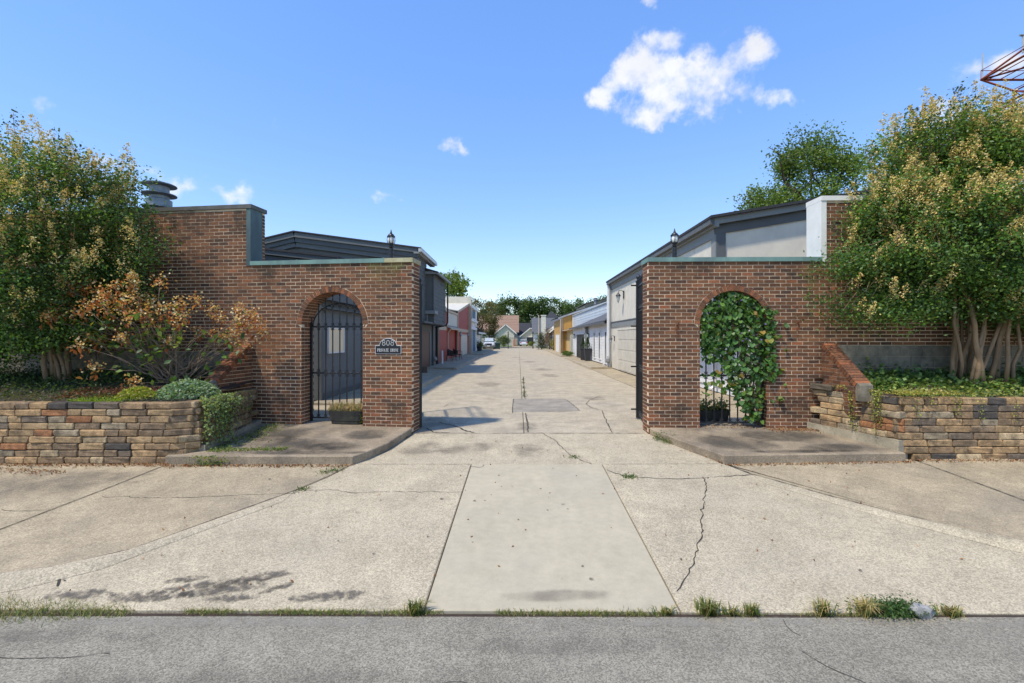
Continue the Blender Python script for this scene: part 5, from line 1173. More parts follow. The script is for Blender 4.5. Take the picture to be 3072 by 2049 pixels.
# woven metal chairs outside the red house
m_wick = mat('dark_wicker', (.03, .024, .02), .7, .3, 40, .5, 120)
def chair():
    root = thing('patio_chair', 'dark woven patio chair nearer the charcoal house', 'chair', (0, 0, 0), 'patio chairs outside the red house')
    b = B(); b.bb(-.26, .26, -.26, .24, .40, .45); mk('seat', b, m_wick, root)
    b = B(); vs = []
    for i in range(11):
        t = math.pi * i / 10
        for z, k in ((.45, 1.0), (.88 - .16 * abs(math.cos(t)), 1.08)): vs.append((.28 * math.cos(t) * k, .05 + .26 * math.sin(t) * k, z))
    b.add(vs, [(2 * i, 2 * i + 1, 2 * i + 3, 2 * i + 2) for i in range(10)]); o = mk('backrest', b, m_wick, root); md = o.modifiers.new('s', 'SOLIDIFY'); md.thickness = .025
    b = B(); b.tube([(.30 * math.cos(math.pi * i / 10), .05 + .28 * math.sin(math.pi * i / 10), .88 - .16 * abs(math.cos(math.pi * i / 10))) for i in range(11)] + [(-.29, -.26, .66), (-.27, -.27, .45)], .018, 6); mk('arm_rail', b, m_iron, root)
    for sx in (-1, 1):
        for sy in (-1, 1): b = B(); b.tube([(sx * .23, sy * .22, .42), (sx * .27, sy * .27, 0)], .016, 6); mk('leg', b, m_iron, root)
    return root
c1 = chair(); c2 = copy_tree(c1); c1.location = (-4.62, 32.3, .135); c1.rotation_euler = (0, 0, R(60)); c2.location = (-4.45, 34.2, .135); c2.rotation_euler = (0, 0, R(115)); c2['label'] = 'dark woven patio chair farther from the charcoal house'
# tall square planters with conical shrubs
m_pl = mat('charcoal_planter', (.035, .036, .04), .6, .15, 6)
def planter():
    root = thing('tall_planter', 'tall charcoal planter with a conical evergreen, nearer the cream house', 'planter', (0, 0, 0), 'planters beside the black garage door'); b = B()
    b.hexa([(-.17, -.17, 0), (.17, -.17, 0), (.17, .17, 0), (-.17, .17, 0), (-.25, -.25, .85), (.25, -.25, .85), (.25, .25, .85), (-.25, .25, .85)]); b.bb(-.27, .27, -.27, .27, .85, .90); mk('pot', b, m_pl, root)
    n = 900; z = rng.uniform(0, 1, n) ** .8; a = rng.uniform(0, 6.283, n); r = (.24 * (1 - z) + .02) * rng.uniform(.5, 1.1, n); Q = np.stack([r * np.cos(a), r * np.sin(a), .88 + z * .85], 1)
    leaves('shrub', Q, .06, jit([(.035, .075, .025), (.05, .10, .03), (.025, .05, .02)], n), lm, root, axis=(0, 0, 1), kind='stuff'); b = B(); b.tube([(0, 0, .85), (0, 0, 1.6)], .02, 6); mk('stem', b, m_soil, root); return root
p1 = planter(); p2 = copy_tree(p1); p1.location = (5.12, 32.8, .14); p2.location = (5.1, 34.9, .10); p2['label'] = 'tall charcoal planter with a conical evergreen, nearer the black garage door'
root = thing('potted_plant', 'dark pot with spiky plant before the blue house', 'potted plant', (-4.75, 58, .13)); b = B(); b.lathe([(.25, 0), (.36, .55), (.38, .6), (.3, .6)], (-4.75, 58, .13), 12); mk('pot', b, m_pl, root)
n = 500; Q = np.stack([-4.75 + rng.normal(0, .3, n), 58 + rng.normal(0, .3, n), .75 + np.abs(rng.normal(0, .32, n))], 1); leaves('plant', Q, .22, jit([(.05, .09, .025), (.12, .14, .04)], n), lm, root, asp=.2, axis=(0, 0, 1), kind='stuff')
b = B(); [b.tube([(-4.75, 58, .73), (-4.75 + random.uniform(-.3, .3), 58 + random.uniform(-.3, .3), 1.3)], .012, 4) for _ in range(6)]; mk('stems', b, m_soil, root)
# far gate and fence
root = thing('far_gate', 'tall black picket gate across the end of the lane', 'gate', (1.0, 76, 0))
for xx in (-1.42, 2.72): pb('post', xx - .08, xx + .08, 75.92, 76.08, 0, 2.72, m_iron, root); b = B(); b.lathe([(.06, 2.72), (.1, 2.8), (.02, 2.95)], (xx, 76, 0), 8); mk('post_finial', b, m_iron, root)
for z in (.2, 1.75): pb('rail', -6.5, 8, 75.98, 76.02, z, z + .05, m_iron, root)
for k in range(97):
    xx = -6.45 + k * .15; pb('picket', xx - .011, xx + .011, 75.99, 76.01, .05, 1.9, m_iron, root)
b = B(); b.add([(-60, 86, -.02), (60, 86, -.02), (60, 95, -.02), (-60, 95, -.02)], [(0, 1, 2, 3)]); mk('cross_road', b, m_asph, kind='structure')
b = B(); b.add([(-60, 76.5, -.045), (60, 76.5, -.045), (60, 130, -.045), (-60, 130, -.045)], [(0, 1, 2, 3)]); mk('lawn', b, mat('lawn', (.10, .16, .035), .95, .3, 3), kind='structure')
b = B(); b.add([(-1, 84.02, -.01), (4, 84.02, -.01), (4, 106, -.01), (-1, 106, -.01)], [(0, 1, 2, 3)]); mk('far_drive', b, m_walk, kind='structure')
# utility pole, street furniture far off
root = thing('utility_pole', 'pale wooden utility pole before the dark far trees', 'utility pole', (4.9, 101, 0)); b = B(); b.tube([(4.9, 101, 0), (4.9, 101, 6.9)], [.16, .11], 8); mk('pole', b, m_tan, root)
for k, z in enumerate((6.2, 5.6, 5.0)):
    b = B(); b.tube([(4.9 - 22 * t, 101 + 3 * t, z + .5 * (t * t - t) * 3) for t in np.linspace(0, 1, 9)], .012, 4); mk('wire', b, m_blk, root)
b = B(); b.bb(-.7, -.45, 98.5, 98.7, -.03, 1.5); mk('orange_marker', b, mat('orange_plastic', (.6, .13, .05), .6, .05, 5), org=(-.6, 98.6, 0), label='slim orange marker post left of the white hatchback', cat='marker')
# red lattice tower far behind the right-hand tree
m_tow = mat('red_oxide_steel', (.24, .05, .025), .6, .2, 3)
def tower():
    cx, cy = 65.4, 55.0; root = thing('lattice_tower', 'rust red steel lattice tower top above the golden tree', 'tower', (cx, cy, 0)); H = 33
    def strut(a, c, r=.12, name='strut', m=m_tow): b = B(); b.tube([a, c], r, 4); mk(name, b, m, root)
    lv = [0, 9, 17, 24, 29.5, 33]; hw = [5, 4.2, 3.6, 3.1, 2.7, 2.5]
    cn = [(-1, -1), (1, -1), (1, 1), (-1, 1)]
    for i in range(len(lv) - 1):
        for j, (sx, sy) in enumerate(cn):
            nx_, ny_ = cn[(j + 1) % 4]; p = lambda s, k: (cx + s[0] * hw[k], cy + s[1] * hw[k], lv[k])
            strut(p((sx, sy), i), p((sx, sy), i + 1), .16, 'leg'); strut(p((sx, sy), i), p((nx_, ny_), i + 1), .07); strut(p((nx_, ny_), i), p((sx, sy), i + 1), .07); strut(p((sx, sy), i + 1), p((nx_, ny_), i + 1), .10, 'ring')
    for z, w in ((31.2, 4.2), (35.6, 4.6)):
        for j, (sx, sy) in enumerate(cn):
            nx_, ny_ = cn[(j + 1) % 4]; strut((cx + sx * w, cy + sy * w, z), (cx + nx_ * w, cy + ny_ * w, z), .16, 'platform_edge'); strut((cx + sx * w, cy + sy * w, z + 1.2), (cx + nx_ * w, cy + ny_ * w, z + 1.2), .05, 'handrail'); strut((cx + sx * w, cy + sy * w, z), (cx - sx * w, cy - sy * w, z), .12); strut((cx + sx * w, cy + sy * w, z), (cx + sx * w, cy + sy * w, z + 1.2), .05, 'handrail')
        for t in np.linspace(-.8, .8, 6): strut((cx + t * w, cy - w, z), (cx + t * w, cy + w, z), .07)
    for j, (sx, sy) in enumerate(cn): strut((cx + sx * 2.5, cy + sy * 2.5, 33), (cx + sx * 4.6, cy + sy * 4.6, 35.6), .12); strut((cx + sx * 4.6, cy + sy * 4.6, 35.6), (cx + sx * 2, cy + sy * 2, 37.9), .13); strut((cx + sx * 2, cy + sy * 2, 37.9), (cx + cn[(j + 1) % 4][0] * 2, cy + cn[(j + 1) % 4][1] * 2, 37.9), .14, 'ring')
    strut((cx - 4.5, cy + 4.5, 35.6), (cx - 4.5, cy + 4.5, 39), .10, 'mast', m_zn); strut((cx - 2, cy + 2, 37.5), (cx - 2, cy + 2, 39.8), .12, 'mast', m_zn); strut((cx - 2.4, cy + 2, 39.7), (cx - 1.6, cy + 2, 39.7), .15, 'aerial', m_zn)
tower()
# ------------------------------------------------------------------ vegetation
m_bark = mat('smooth_bark', (.27, .18, .10), .8, .25, 12, .3, 60, stretch=(1, 1, .3), stain=(.14, .09, .05), stscale=8, stamt=.5); m_bark2 = mat('rough_bark', (.075, .055, .04), .9, .3, 14, .5, 50)
def branch(b, p, q, r0, r1, k=4, wob=.06, n=5, sag=0.0):
    p, q = Vector(p), Vector(q); L_ = (q - p).length; pts = []
    for i in range(k + 1):
        t = i / k; w = Vector((random.gauss(0, 1), random.gauss(0, 1), random.gauss(0, .6))) * wob * L_ * (1 if 0 < i < k else 0)
        v = p.lerp(q, t) + w; v.z += sag * math.sin(math.pi * t) * L_; pts.append(v)
    b.tube(pts, [r0 + (r1 - r0) * i / k for i in range(k + 1)], n); return pts
def myrtle(label, base, cen, rad, nclump, stems, shoots, extra=(), seed_amt=1.0, lean=0.0, dark=1.0, ylim=None):
    root = thing('crape_myrtle', label, 'tree', base); tr = B(); base = Vector(base); cen = Vector(cen)
    tips = []
    for i in range(stems):
        a = random.uniform(0, 6.283); s0 = base + Vector((random.uniform(-.45, .45), random.uniform(-.22, .22), -.06))
        t = cen + Vector((rad[0] * .62 * math.cos(a) * random.uniform(.5, 1), rad[1] * .5 * math.sin(a), random.uniform(-.1, .5) * rad[2]))
        r = random.uniform(.024, .05); md = Vector((s0.x + .2 * (t.x - s0.x), s0.y + .2 * (t.y - s0.y), s0.z + .45 * (t.z - s0.z))); pts = branch(tr, s0, md, r, r * .8, 4, .015, 7, 0)[:-1] + branch(tr, md, t, r * .8, r * .4, 4, .03, 7, 0)
        tips += pts[4:]
        for _ in range(3):
            s = random.choice(pts[4:7]); e = s + Vector((random.gauss(0, .7), random.gauss(0, .45), random.uniform(.2, 1.0))); tips += branch(tr, s, e, r * .45, .008, 4, .06, 5)[2:]
    C = []
    for _ in range(nclump * 6):
        if len(C) >= nclump: break
        v = rng.normal(size=3); v /= np.linalg.norm(v); lob = .93 + .08 * math.sin(4 * math.atan2(v[0], v[2]) + 1.3 + cen.x) + .06 * math.sin(7 * v[2] + 5 * v[0]); rr = rng.uniform(.35, 1.0) ** .45
        p = Vector((cen.x + rad[0] * v[0] * rr * lob, cen.y + rad[1] * v[1] * rr, cen.z + rad[2] * v[2] * rr * lob))
        p.x += lean * (p.z - cen.z)
        if ylim and not ylim(p): continue
        k = math.sin(p.x * 2.3 + 1) * math.cos(p.z * 2.7) + math.sin(p.y * 3.1 + p.x)
        if k < -1.0 and rr > .75: continue
        C.append((p, rr, v))
    for p in extra: C.append((Vector(p), 1.0, np.array([0, -.7, .2])))
    P = []; cl = []; sp = []; scl = []; tips_np = np.array([tuple(t) for t in tips])
    greens = [(.065, .13, .028), (.09, .17, .034), (.05, .10, .026), (.13, .20, .036), (.06, .12, .036)]
    for p, rr, v in C:
        t = Vector(tips[int(np.argmin(((tips_np - np.array(p)) ** 2).sum(1)))]); dv = t - p; t = p + dv.normalized() * min(dv.length, .5) if dv.length > 1e-4 else t; branch(tr, t, p, .005, .003, 3, .07, 4)
        n = int(rng.uniform(170, 290)); d = rng.normal(0, 1, (n, 3)) * np.array([.19, .16, .12]); P.append(np.array(p) + d)
        c = jit(greens, n, .3) * random.uniform(.72, 1.55); hh = (p.z - cen.z) / rad[2]
        if hh > .3: c = c * .85 + np.array([.06, .085, .015]) * .6
        cl.append(c)
        if rr > .66 and (hh > -.25 or random.random() < .3) and random.random() < .9 * seed_amt and v[1] < .75:
            for _ in range(random.choice((2, 2, 3, 4))):
                o = np.array(p) + rng.normal(0, .12, 3) + np.array([0, -.08, .14]); ax = np.array([v[0] * .5, v[1] * .4 - .15, .8]); ax /= np.linalg.norm(ax)
                m_ = int(rng.uniform(50, 85)); u = rng.uniform(0, 1, m_); q = o + ax * (u[:, None] * .26) + rng.normal(0, 1, (m_, 3)) * (.055 * (1.15 - u))[:, None]; sp.append(q)
                base_c = [(.66, .50, .20), (.60, .40, .14), (.72, .60, .30), (.52, .45, .15)]; scl.append(jit(base_c, m_, .3))
    shoots = list(shoots) + [(tuple(p + Vector((random.gauss(0, .1), 0, .05))), random.uniform(.25, .5)) for p, rr, v in C if rr > .9 and v[2] > .25 and random.random() < .35]
    for p, ln in shoots:
        p = Vector(p); q = p + Vector((random.uniform(-.1, .1), 0, ln)); pts = branch(tr, p - Vector((0, 0, .5)), q, .008, .003, 5, .02, 4)
        n = int(120 * ln / .6); u = rng.uniform(0, 1, n); w = (.13 * (1.1 - u * .75))[:, None]; P.append(np.array(p) + np.array(q - p) * u[:, None] + rng.normal(0, 1, (n, 3)) * w); cl.append(jit([(.05, .075, .022), (.08, .085, .03), (.04, .06, .02)], n, .3))
    P = np.concatenate(P); cl = np.concatenate(cl) * dark
    mk('trunk', tr, m_bark, root, smooth=True, fix=False)
    leaves('crown', P, rng.uniform(.038, .072, len(P)), cl, lm, root, asp=.55, up=.5)
    sp = np.concatenate(sp); leaves('seed_heads', sp, rng.uniform(.020, .038, len(sp)), np.concatenate(scl), lm_dry, root, asp=.8)
    return root
wallL = lambda p: p.y < 8.52 + max(0, -1.96 - p.x) * .122 - .12 or p.z > 4.6
wallR = lambda p: p.y < 8.3 or p.z > 4.65
myrtle('tall bushy tree with tan seed heads at the far left of the bed', (-8.35, 8.35, 1.02), (-9.15, 8.25, 3.35), (2.55, 1.15, 2.0), 420, 10,
       [((-8.75, 8.0, 5.0), .75), ((-8.15, 8.1, 4.75), .7), ((-7.45, 8.1, 4.35), .55), ((-9.3, 8.0, 5.2), .7), ((-7.0, 8.0, 4.05), .5), ((-6.7, 8.1, 3.65), .45)],
       extra=[(-6.75, 8.0, 2.9), (-6.6, 8.05, 3.2), (-6.55, 8.0, 2.5), (-6.9, 7.9, 2.2), (-7.3, 7.7, 1.9), (-7.8, 7.6, 1.75), (-6.5, 8.1, 3.45), (-8.4, 7.5, 1.7), (-6.8, 7.9, 3.75)] + [(random.uniform(-10, -8.9), random.uniform(7.5, 8.6), random.uniform(1.25, 2.2)) for _ in range(22)], ylim=wallL)
myrtle('large spreading tree covered in golden seed heads at the right', (8.05, 7.92, 1.06), (8.85, 7.98, 3.75), (3.25, 1.15, 2.12), 640, 15,
       [((6.75, 7.8, 4.95), .8), ((7.2, 7.8, 5.35), .55), ((7.75, 7.7, 5.5), .4), ((6.2, 7.9, 4.6), .55), ((8.3, 7.8, 5.6), .35)],
       extra=[(5.55, 7.85, 2.15), (5.75, 7.8, 2.3), (5.5, 7.95, 2.45), (5.9, 7.7, 2.15), (6.2, 7.6, 2.25), (5.6, 7.9, 3.0), (5.75, 7.9, 3.3), (6.4, 7.5, 2.1), (6.8, 7.4, 2.2), (5.55, 7.95, 3.05)] + [(random.uniform(5.75, 6.9), random.uniform(7.4, 8.1), random.uniform(2.2, 3.2)) for _ in range(26)] + [(random.uniform(6.2, 6.9), random.uniform(7.4, 8.1), random.uniform(3.1, 4.4)) for _ in range(18)], seed_amt=1.25, dark=1.15, ylim=wallR)

# browning panicle shrub in front of the left wall
def hydrangea():
    base = Vector((-6.05, 8.05, 1.0)); root = thing('shrub', 'browning panicle shrub with bare stems and rust-coloured dried flowers', 'shrub', base); st = B()
    heads = [(195, 845), (225, 862), (268, 842), (290, 870), (340, 860), (392, 840), (300, 905), (180, 905), (165, 935), (205, 930), (240, 945), (260, 925), (345, 905), (365, 930), (395, 880), (415, 910), (430, 940), (385, 955), (325, 930), (330, 965), (455, 915), (480, 850), (470, 940), (500, 930), (540, 910), (545, 945), (590, 905), (530, 975), (455, 975), (440, 900), (300, 1025), (270, 1005), (240, 1035), (285, 1105), (505, 1030), (600, 1000), (640, 930), (660, 955), (650, 1000), (720, 930), (715, 960), (755, 945), (700, 1000), (745, 985), (770, 960), (780, 1000), (725, 1040), (690, 1015), (405, 1150), (150, 955), (130, 948), (365, 1010), (230, 870), (315, 880), (375, 905), (350, 985)]
    P = []; c = []; S = []; sc2 = []; H = []; hc = []
    for x, y in heads:
        d = random.uniform(7.45, 8.15) if x < 600 else random.uniform(8.1, 8.55); h = W(x, y, d)
        s0 = base + Vector((random.uniform(-.25, .3), random.uniform(-.12, .12), 0)); mid = s0.lerp(h, .5) + Vector((0, 0, .05)); pts = branch(st, s0, h, .011, .004, 7, .03, 5, .03)
        n = 70; q = rng.normal(0, 1, (n, 3)) * np.array([.065, .06, .06]); S.append(np.array(h) + q + np.array([0, 0, .02])); sc2.append(jit([(.55, .26, .08), (.66, .45, .20), (.45, .15, .05), (.72, .60, .36), (.60, .39, .11)], n, .3))
        k = random.randint(2, 6); hang = rng.normal(0, 1, (k, 3)) * np.array([.07, .06, .04]) - np.array([0, 0, .11]); H.append(np.array(h) + hang); hc.append(jit([(.42, .15, .045), (.52, .23, .08), (.34, .11, .035)], k, .25))
        k = random.randint(4, 9) if x < 640 else random.randint(0, 2); t = rng.uniform(.45, .98, k); q = np.array([pts[min(6, int(tt * 7))] for tt in t]).reshape(-1, 3) if k else np.zeros((0, 3)); P.append(q + rng.normal(0, .07, (k, 3))); c.append(jit([(.15, .25, .05), (.11, .19, .04), (.28, .32, .05), (.08, .15, .04)], k, .25))
    for _ in range(26):
        e = base + Vector((random.uniform(-1.0, 1.1), random.uniform(-.35, .2), random.uniform(.1, .95))); branch(st, base + Vector((random.uniform(-.3, .3), random.uniform(-.1, .1), 0)), e, .009, .003, 5, .05, 4)
        k = 4; P.append(np.array(e) + rng.normal(0, .09, (k, 3))); c.append(jit([(.12, .21, .045), (.09, .16, .04), (.07, .13, .035)], k, .25))
    mk('stems', st, mat('woody_stem', (.20, .14, .095), .85, .25, 20), root, smooth=True, fix=False)
    leaves('leaves', np.concatenate(P), rng.uniform(.09, .15, sum(map(len, P))), np.concatenate(c), lm, root, asp=.6, up=.8)
    leaves('dried_flowers', np.concatenate(S), rng.uniform(.028, .050, sum(map(len, S))), np.concatenate(sc2), lm_dry, root, asp=.95)
    leaves('dead_leaves', np.concatenate(H), rng.uniform(.08, .14, sum(map(len, H))), np.concatenate(hc), lm_dry, root, asp=.4, axis=(0, 0, 1.6), fold=.8)
hydrangea()

# heart-leaved vine on the right doorway gate
def vine():
    root = thing('climbing_vine', 'heart-leaved green climbing vine filling the right arch', 'vine', FR.p(2.03, .1, .13)); P = FR.p
    hb = B(); pts = [(0, -.5), (.26, -.28), (.46, .02), (.5, .25), (.40, .43), (.22, .47), (.07, .38), (0, .28), (-.07, .38), (-.22, .47), (-.40, .43), (-.5, .25), (-.46, .02), (-.26, -.28)]
    vs = [(x, -.10 * abs(x) - .12 * (y + .1) ** 2, y) for x, y in pts] + [(0, .03, .0)]
    hb.add(vs, [(14, i, (i + 1) % 14) for i in range(14)])
    m_v = bpy.data.materials.new('vine_leaf'); m_v.use_nodes = True; nt = m_v.node_tree; oi = nt.nodes.new('ShaderNodeObjectInfo'); bs = nt.nodes['Principled BSDF']; bs.inputs['Roughness'].default_value = .42; bs.inputs['Specular IOR Level'].default_value = .35
    tl = nt.nodes.new('ShaderNodeBsdfTranslucent'); mx = nt.nodes.new('ShaderNodeMixShader'); mx.inputs[0].default_value = .25; nt.links.new(oi.outputs['Color'], bs.inputs['Base Color']); nt.links.new(oi.outputs['Color'], tl.inputs['Color']); nt.links.new(bs.outputs[0], mx.inputs[1]); nt.links.new(tl.outputs[0], mx.inputs[2]); nt.links.new(mx.outputs[0], nt.nodes['Material Output'].inputs['Surface'])
    me = hb.mesh('leaf', m_v, smooth=True, fix=False); sc_, zc, RA = 1.575, 2.05, .62
    def inside(s, z):
        # covers the arch head, thins out at lower left, hangs down on the right side and over the jamb
        if z > zc: return (s - sc_) ** 2 + (z - zc) ** 2 < (RA - .02) ** 2 or (s > sc_ + .2 and (s - sc_) ** 2 + (z - zc) ** 2 < (RA + .13) ** 2 and z < 2.45)
        left = sc_ - .60 if z > 1.62 else sc_ - .60 + (1.62 - z) * .95
        if z < 1.35: left = sc_ - .20 + (1.35 - z) * .33
        if z < .75: left = sc_ + .02 + (.75 - z) * .5
        right = sc_ + .74 if z > .95 else sc_ + .60 if z > .6 else sc_ + .52
        return left < s < right and z > .18 + random.uniform(0, .1)
    pts_ = []
    while len(pts_) < 1100:
        s, z = random.uniform(sc_ - .62, sc_ + .86), random.uniform(.15, 2.68)
        if inside(s, z): pts_.append((s, z))
    while len(pts_) < 1500:
        s, z = random.uniform(sc_ - .62, sc_ + .7), random.uniform(1.55, 2.68)
        if inside(s, z): pts_.append((s, z))
    for _ in range(46): pts_.append((random.uniform(sc_ - .58, sc_ - .1), random.uniform(.75, 1.65)))
    for _ in range(14): pts_.append((random.uniform(sc_ + .7, sc_ + .98), random.uniform(.6, 2.2)))
    G_ = [(.085, .19, .035), (.11, .22, .04), (.065, .15, .035), (.14, .26, .045), (.10, .19, .06)]
    rest = []; rc = []
    for i, (s, z) in enumerate(pts_):
        outj = s > sc_ + RA - .02; w = random.uniform(-.06, .10) if not outj else random.uniform(-.10, -.04)
        if z > zc + .3: w = random.uniform(-.03, .12)
        p = P(s, w, z); c = np.array(random.choice(G_)) * random.uniform(.8, 1.25)
        if random.random() < (.06 if z > 1 else .20): c = np.array([(.26, .26, .04), (.34, .22, .04), (.18, .22, .04)][random.randrange(3)])
        if i % 3 == 0 and i // 3 < 296:
            o = bpy.data.objects.new('leaf', me); o.location = p - WO[root.name]; k = random.uniform(.07, .115); o.scale = (k, k, k); o.color = (*c, 1)
            o.rotation_euler = (random.uniform(-.75, .15), random.uniform(-.5, .5), random.uniform(-.5, .5)); link(o, root)
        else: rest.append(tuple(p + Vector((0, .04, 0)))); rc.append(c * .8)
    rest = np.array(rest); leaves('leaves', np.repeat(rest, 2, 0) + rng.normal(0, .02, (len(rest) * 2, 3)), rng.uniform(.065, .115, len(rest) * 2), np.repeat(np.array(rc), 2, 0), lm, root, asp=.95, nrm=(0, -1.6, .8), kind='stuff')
    b = B()
    for k in range(26):
        s = sc_ + random.uniform(-.3, .6); pts2 = [P(sc_ + .5 + random.uniform(-.1, .1), .08, .14)]
        for j in range(1, 8): t = j / 7; pts2.append(P(sc_ + .5 + (s - sc_ - .5) * t + random.uniform(-.05, .05), random.uniform(-.01, .08), .14 + t * random.uniform(1.6, 2.4)))
        b.tube(pts2, .004, 4)
    mk('stems', b, m_bark2, root, fix=False)
    fl = np.array([tuple(P(random.uniform(sc_ - .5, sc_ + .85), -.10, random.uniform(1.3, 2.5))) for _ in range(22)]); leaves('flowers', fl, .035, jit([(.16, .09, .36), (.25, .14, .42)], 22), lm, root, asp=1.0)
vine()

# ground cover of the two beds
def cover(name, label, n, zone, cols, size, hgt, asp=.6, up=.6, w=None, axis=None, m=None, cat='ground cover'):
    Q = []
    while len(Q) < n:
        p = zone()
        if p is not None: Q.append(p)
    Q = np.array(Q); Q[:, 2] += np.abs(rng.normal(0, hgt, n))
    leaves(name, Q, rng.uniform(size[0], size[1], n), jit(cols, n, .3, w), m or lm, None, (0, 0, 0), asp=asp, up=up, axis=axis, kind='stuff')
def zl(x0, x1, y0, y1, f=None):
    def z():
        x, y = random.uniform(x0, x1), random.uniform(y0, y1)
        if y > 8.45 + (-1.96 - x) * .122: return None
        if f and not f(x, y): return None
        return (x, y, zbl(x, y))
    return z
cover('fern_cover', '', 12000, zl(-13, -5.6, 7.15, 9.3, lambda x, y: y > 7.35 + max(0, x + 7.4) * .55), [(.05, .09, .028), (.07, .12, .03), (.035, .065, .022), (.09, .125, .035)], (.03, .07), .085, asp=.4)
cover('pale_cover', '', 3600, zl(-13, -6.3, 7.02, 7.4), [(.10, .12, .04), (.075, .10, .035), (.16, .15, .06), (.05, .08, .03)], (.025, .05), .035, asp=.4)
cover('lime_moss', '', 2600, zl(-7.05, -5.95, 7.0, 7.28, lambda x, y: ((x + 6.45) / .55) ** 2 + ((y - 7.1) / .16) ** 2 < 1), [(.26, .38, .02), (.20, .32, .02), (.32, .42, .03)], (.012, .026), .018, asp=.5)
cover('leaf_litter', '', 1500, zl(-7.4, -5.9, 7.2, 7.75), [(.15, .06, .03), (.22, .10, .05), (.10, .045, .025)], (.03, .07), .015, asp=.5, m=lm_dry)
def mound(cx, cy, rx, ry, h, zf):
    def z():
        a = random.uniform(0, 6.283); r = math.sqrt(random.random()); x, y = cx + rx * r * math.cos(a), cy + ry * r * math.sin(a); return (x, y, zf(x, y) + h * (1 - r * r))
    return z
cover('chartreuse_clump', '', 1500, mound(-6.02, 7.22, .34, .17, .15, zbl), [(.30, .36, .03), (.36, .40, .05), (.22, .26, .04), (.34, .26, .10)], (.028, .05), .02)
cover('silver_cover', '', 2600, mound(-5.42, 7.5, .48, .42, .20, zbl), [(.24, .33, .19), (.30, .39, .25), (.17, .26, .13), (.13, .21, .09)], (.035, .06), .02, asp=.75, up=1.2)
cover('thyme_edge', '', 2200, zl(-6.1, -5.15, 7.0, 7.12), [(.055, .06, .05), (.08, .09, .07), (.04, .045, .035)], (.012, .026), .02)
def trails(name, n, start, drop, cols, per=34, sz=(.022, .042), sway=.03):
    Q = []; cc = []; st = B()
    for i in range(n):
        p, d, out = start(i); pts = []; L_ = drop(i); k = 14
        for j in range(k + 1):
            t = j / k; q = Vector(p) + Vector((d[0], d[1], 0)) * out * min(1, t * 4) + Vector((random.gauss(0, sway) * t, random.gauss(0, sway * .5) * t, -L_ * max(0, t - .08))); pts.append(q)
        st.tube(pts, .003, 4, False); m_ = int(per * L_ / .5) + 6
        for _ in range(m_):
            t = random.random() * k; q = pts[int(t)].lerp(pts[min(k, int(t) + 1)], t % 1); Q.append(tuple(q + Vector((random.gauss(0, .022), random.gauss(0, .022), random.gauss(0, .015)))))
    Q = np.array(Q); Q[:, 2] = np.maximum(Q[:, 2], np.array([gz(y) + .01 for y in Q[:, 1]])); o = leaves(name, Q, rng.uniform(sz[0], sz[1], len(Q)), jit(cols, len(Q), .25), lm, None, (0, 0, 0), asp=.85, kind='stuff')
    mk('stems', st, m_bark2, o, fix=False)
def sL(i):
    t = random.random(); y = 7.05 + t * .8; return (-4.90 - .02 * t, y, .83), (1, -.15), random.uniform(.03, .16)
trails('trailing_cover', 64, sL, lambda i: random.choice((random.uniform(.12, .4), random.uniform(.5, .95))), [(.25, .34, .14), (.18, .28, .09), (.32, .40, .18), (.36, .40, .09)], 30, (.022, .046), .05)
def sL3(i): t = random.random(); return (-4.93 - .06 * t, 7.7 + t * .95, .82), (1, 0), .06
trails('trailing_cover', 9, sL3, lambda i: random.uniform(.15, .62), [(.17, .24, .06), (.12, .19, .05), (.26, .30, .06)], 22)
# runners creeping over the left platform edge and down its kerb
Q = []
for _ in range(700):
    t = random.random(); x = -4.75 + abs(random.gauss(0, .22)); y = 6.95 + t * 1.75 + random.gauss(0, .03); Q.append((x, y, zpl(y) + abs(random.gauss(0, .02)) + .008))
for _ in range(420): x = random.uniform(-4.75, -3.6); y = 7.05 + random.gauss(0, .05) + (x + 4.75) * .05; Q.append((x, y, zpl(y) + .012 + abs(random.gauss(0, .008))))
for _ in range(260): x = -4.55 + random.gauss(0, .16); Q.append((x, 6.76 - abs(random.gauss(0, .03)), random.uniform(-.10, .05)))
leaves('creeping_runners', Q, rng.uniform(.02, .04, len(Q)), jit([(.14, .21, .05), (.20, .26, .06), (.09, .14, .04), (.24, .24, .06)], len(Q)), lm, None, (0, 0, 0), asp=.8, up=1.2, kind='stuff')
# right bed
def zr(x0, x1, y0, y1, f=None):
    def z():
        x, y = random.uniform(x0, x1), random.uniform(y0, y1)
        if y > 8.42 or x < 5.75 + (8.42 - y) * .42 or (f and not f(x, y)): return None
        return (x, y, zbr(x, y))
    return z
cover('heart_leaf_cover', '', 9000, zr(5.8, 13, 7.55, 8.42), [(.09, .17, .045), (.13, .22, .055), (.07, .13, .04), (.17, .26, .07)], (.05, .085), .10, asp=.85, up=1.4)
cover('yellow_green_cover', '', 2600, zr(5.8, 8.6, 7.28, 7.9), [(.26, .32, .07), (.19, .27, .06), (.36, .38, .11), (.14, .22, .05)], (.035, .06), .06, asp=.8, up=1.2)
cover('blue_sedum', '', 6500, zr(6.2, 13, 7.2, 7.55), [(.10, .15, .10), (.13, .18, .13), (.08, .12, .08), (.16, .17, .09)], (.012, .028), .045, asp=.5, axis=(0, 0, .9))
cover('pink_sedum', '', 700, mound(6.75, 7.55, .42, .12, .06, zbr), [(.42, .24, .22), (.34, .15, .08), (.48, .34, .30)], (.015, .03), .03)
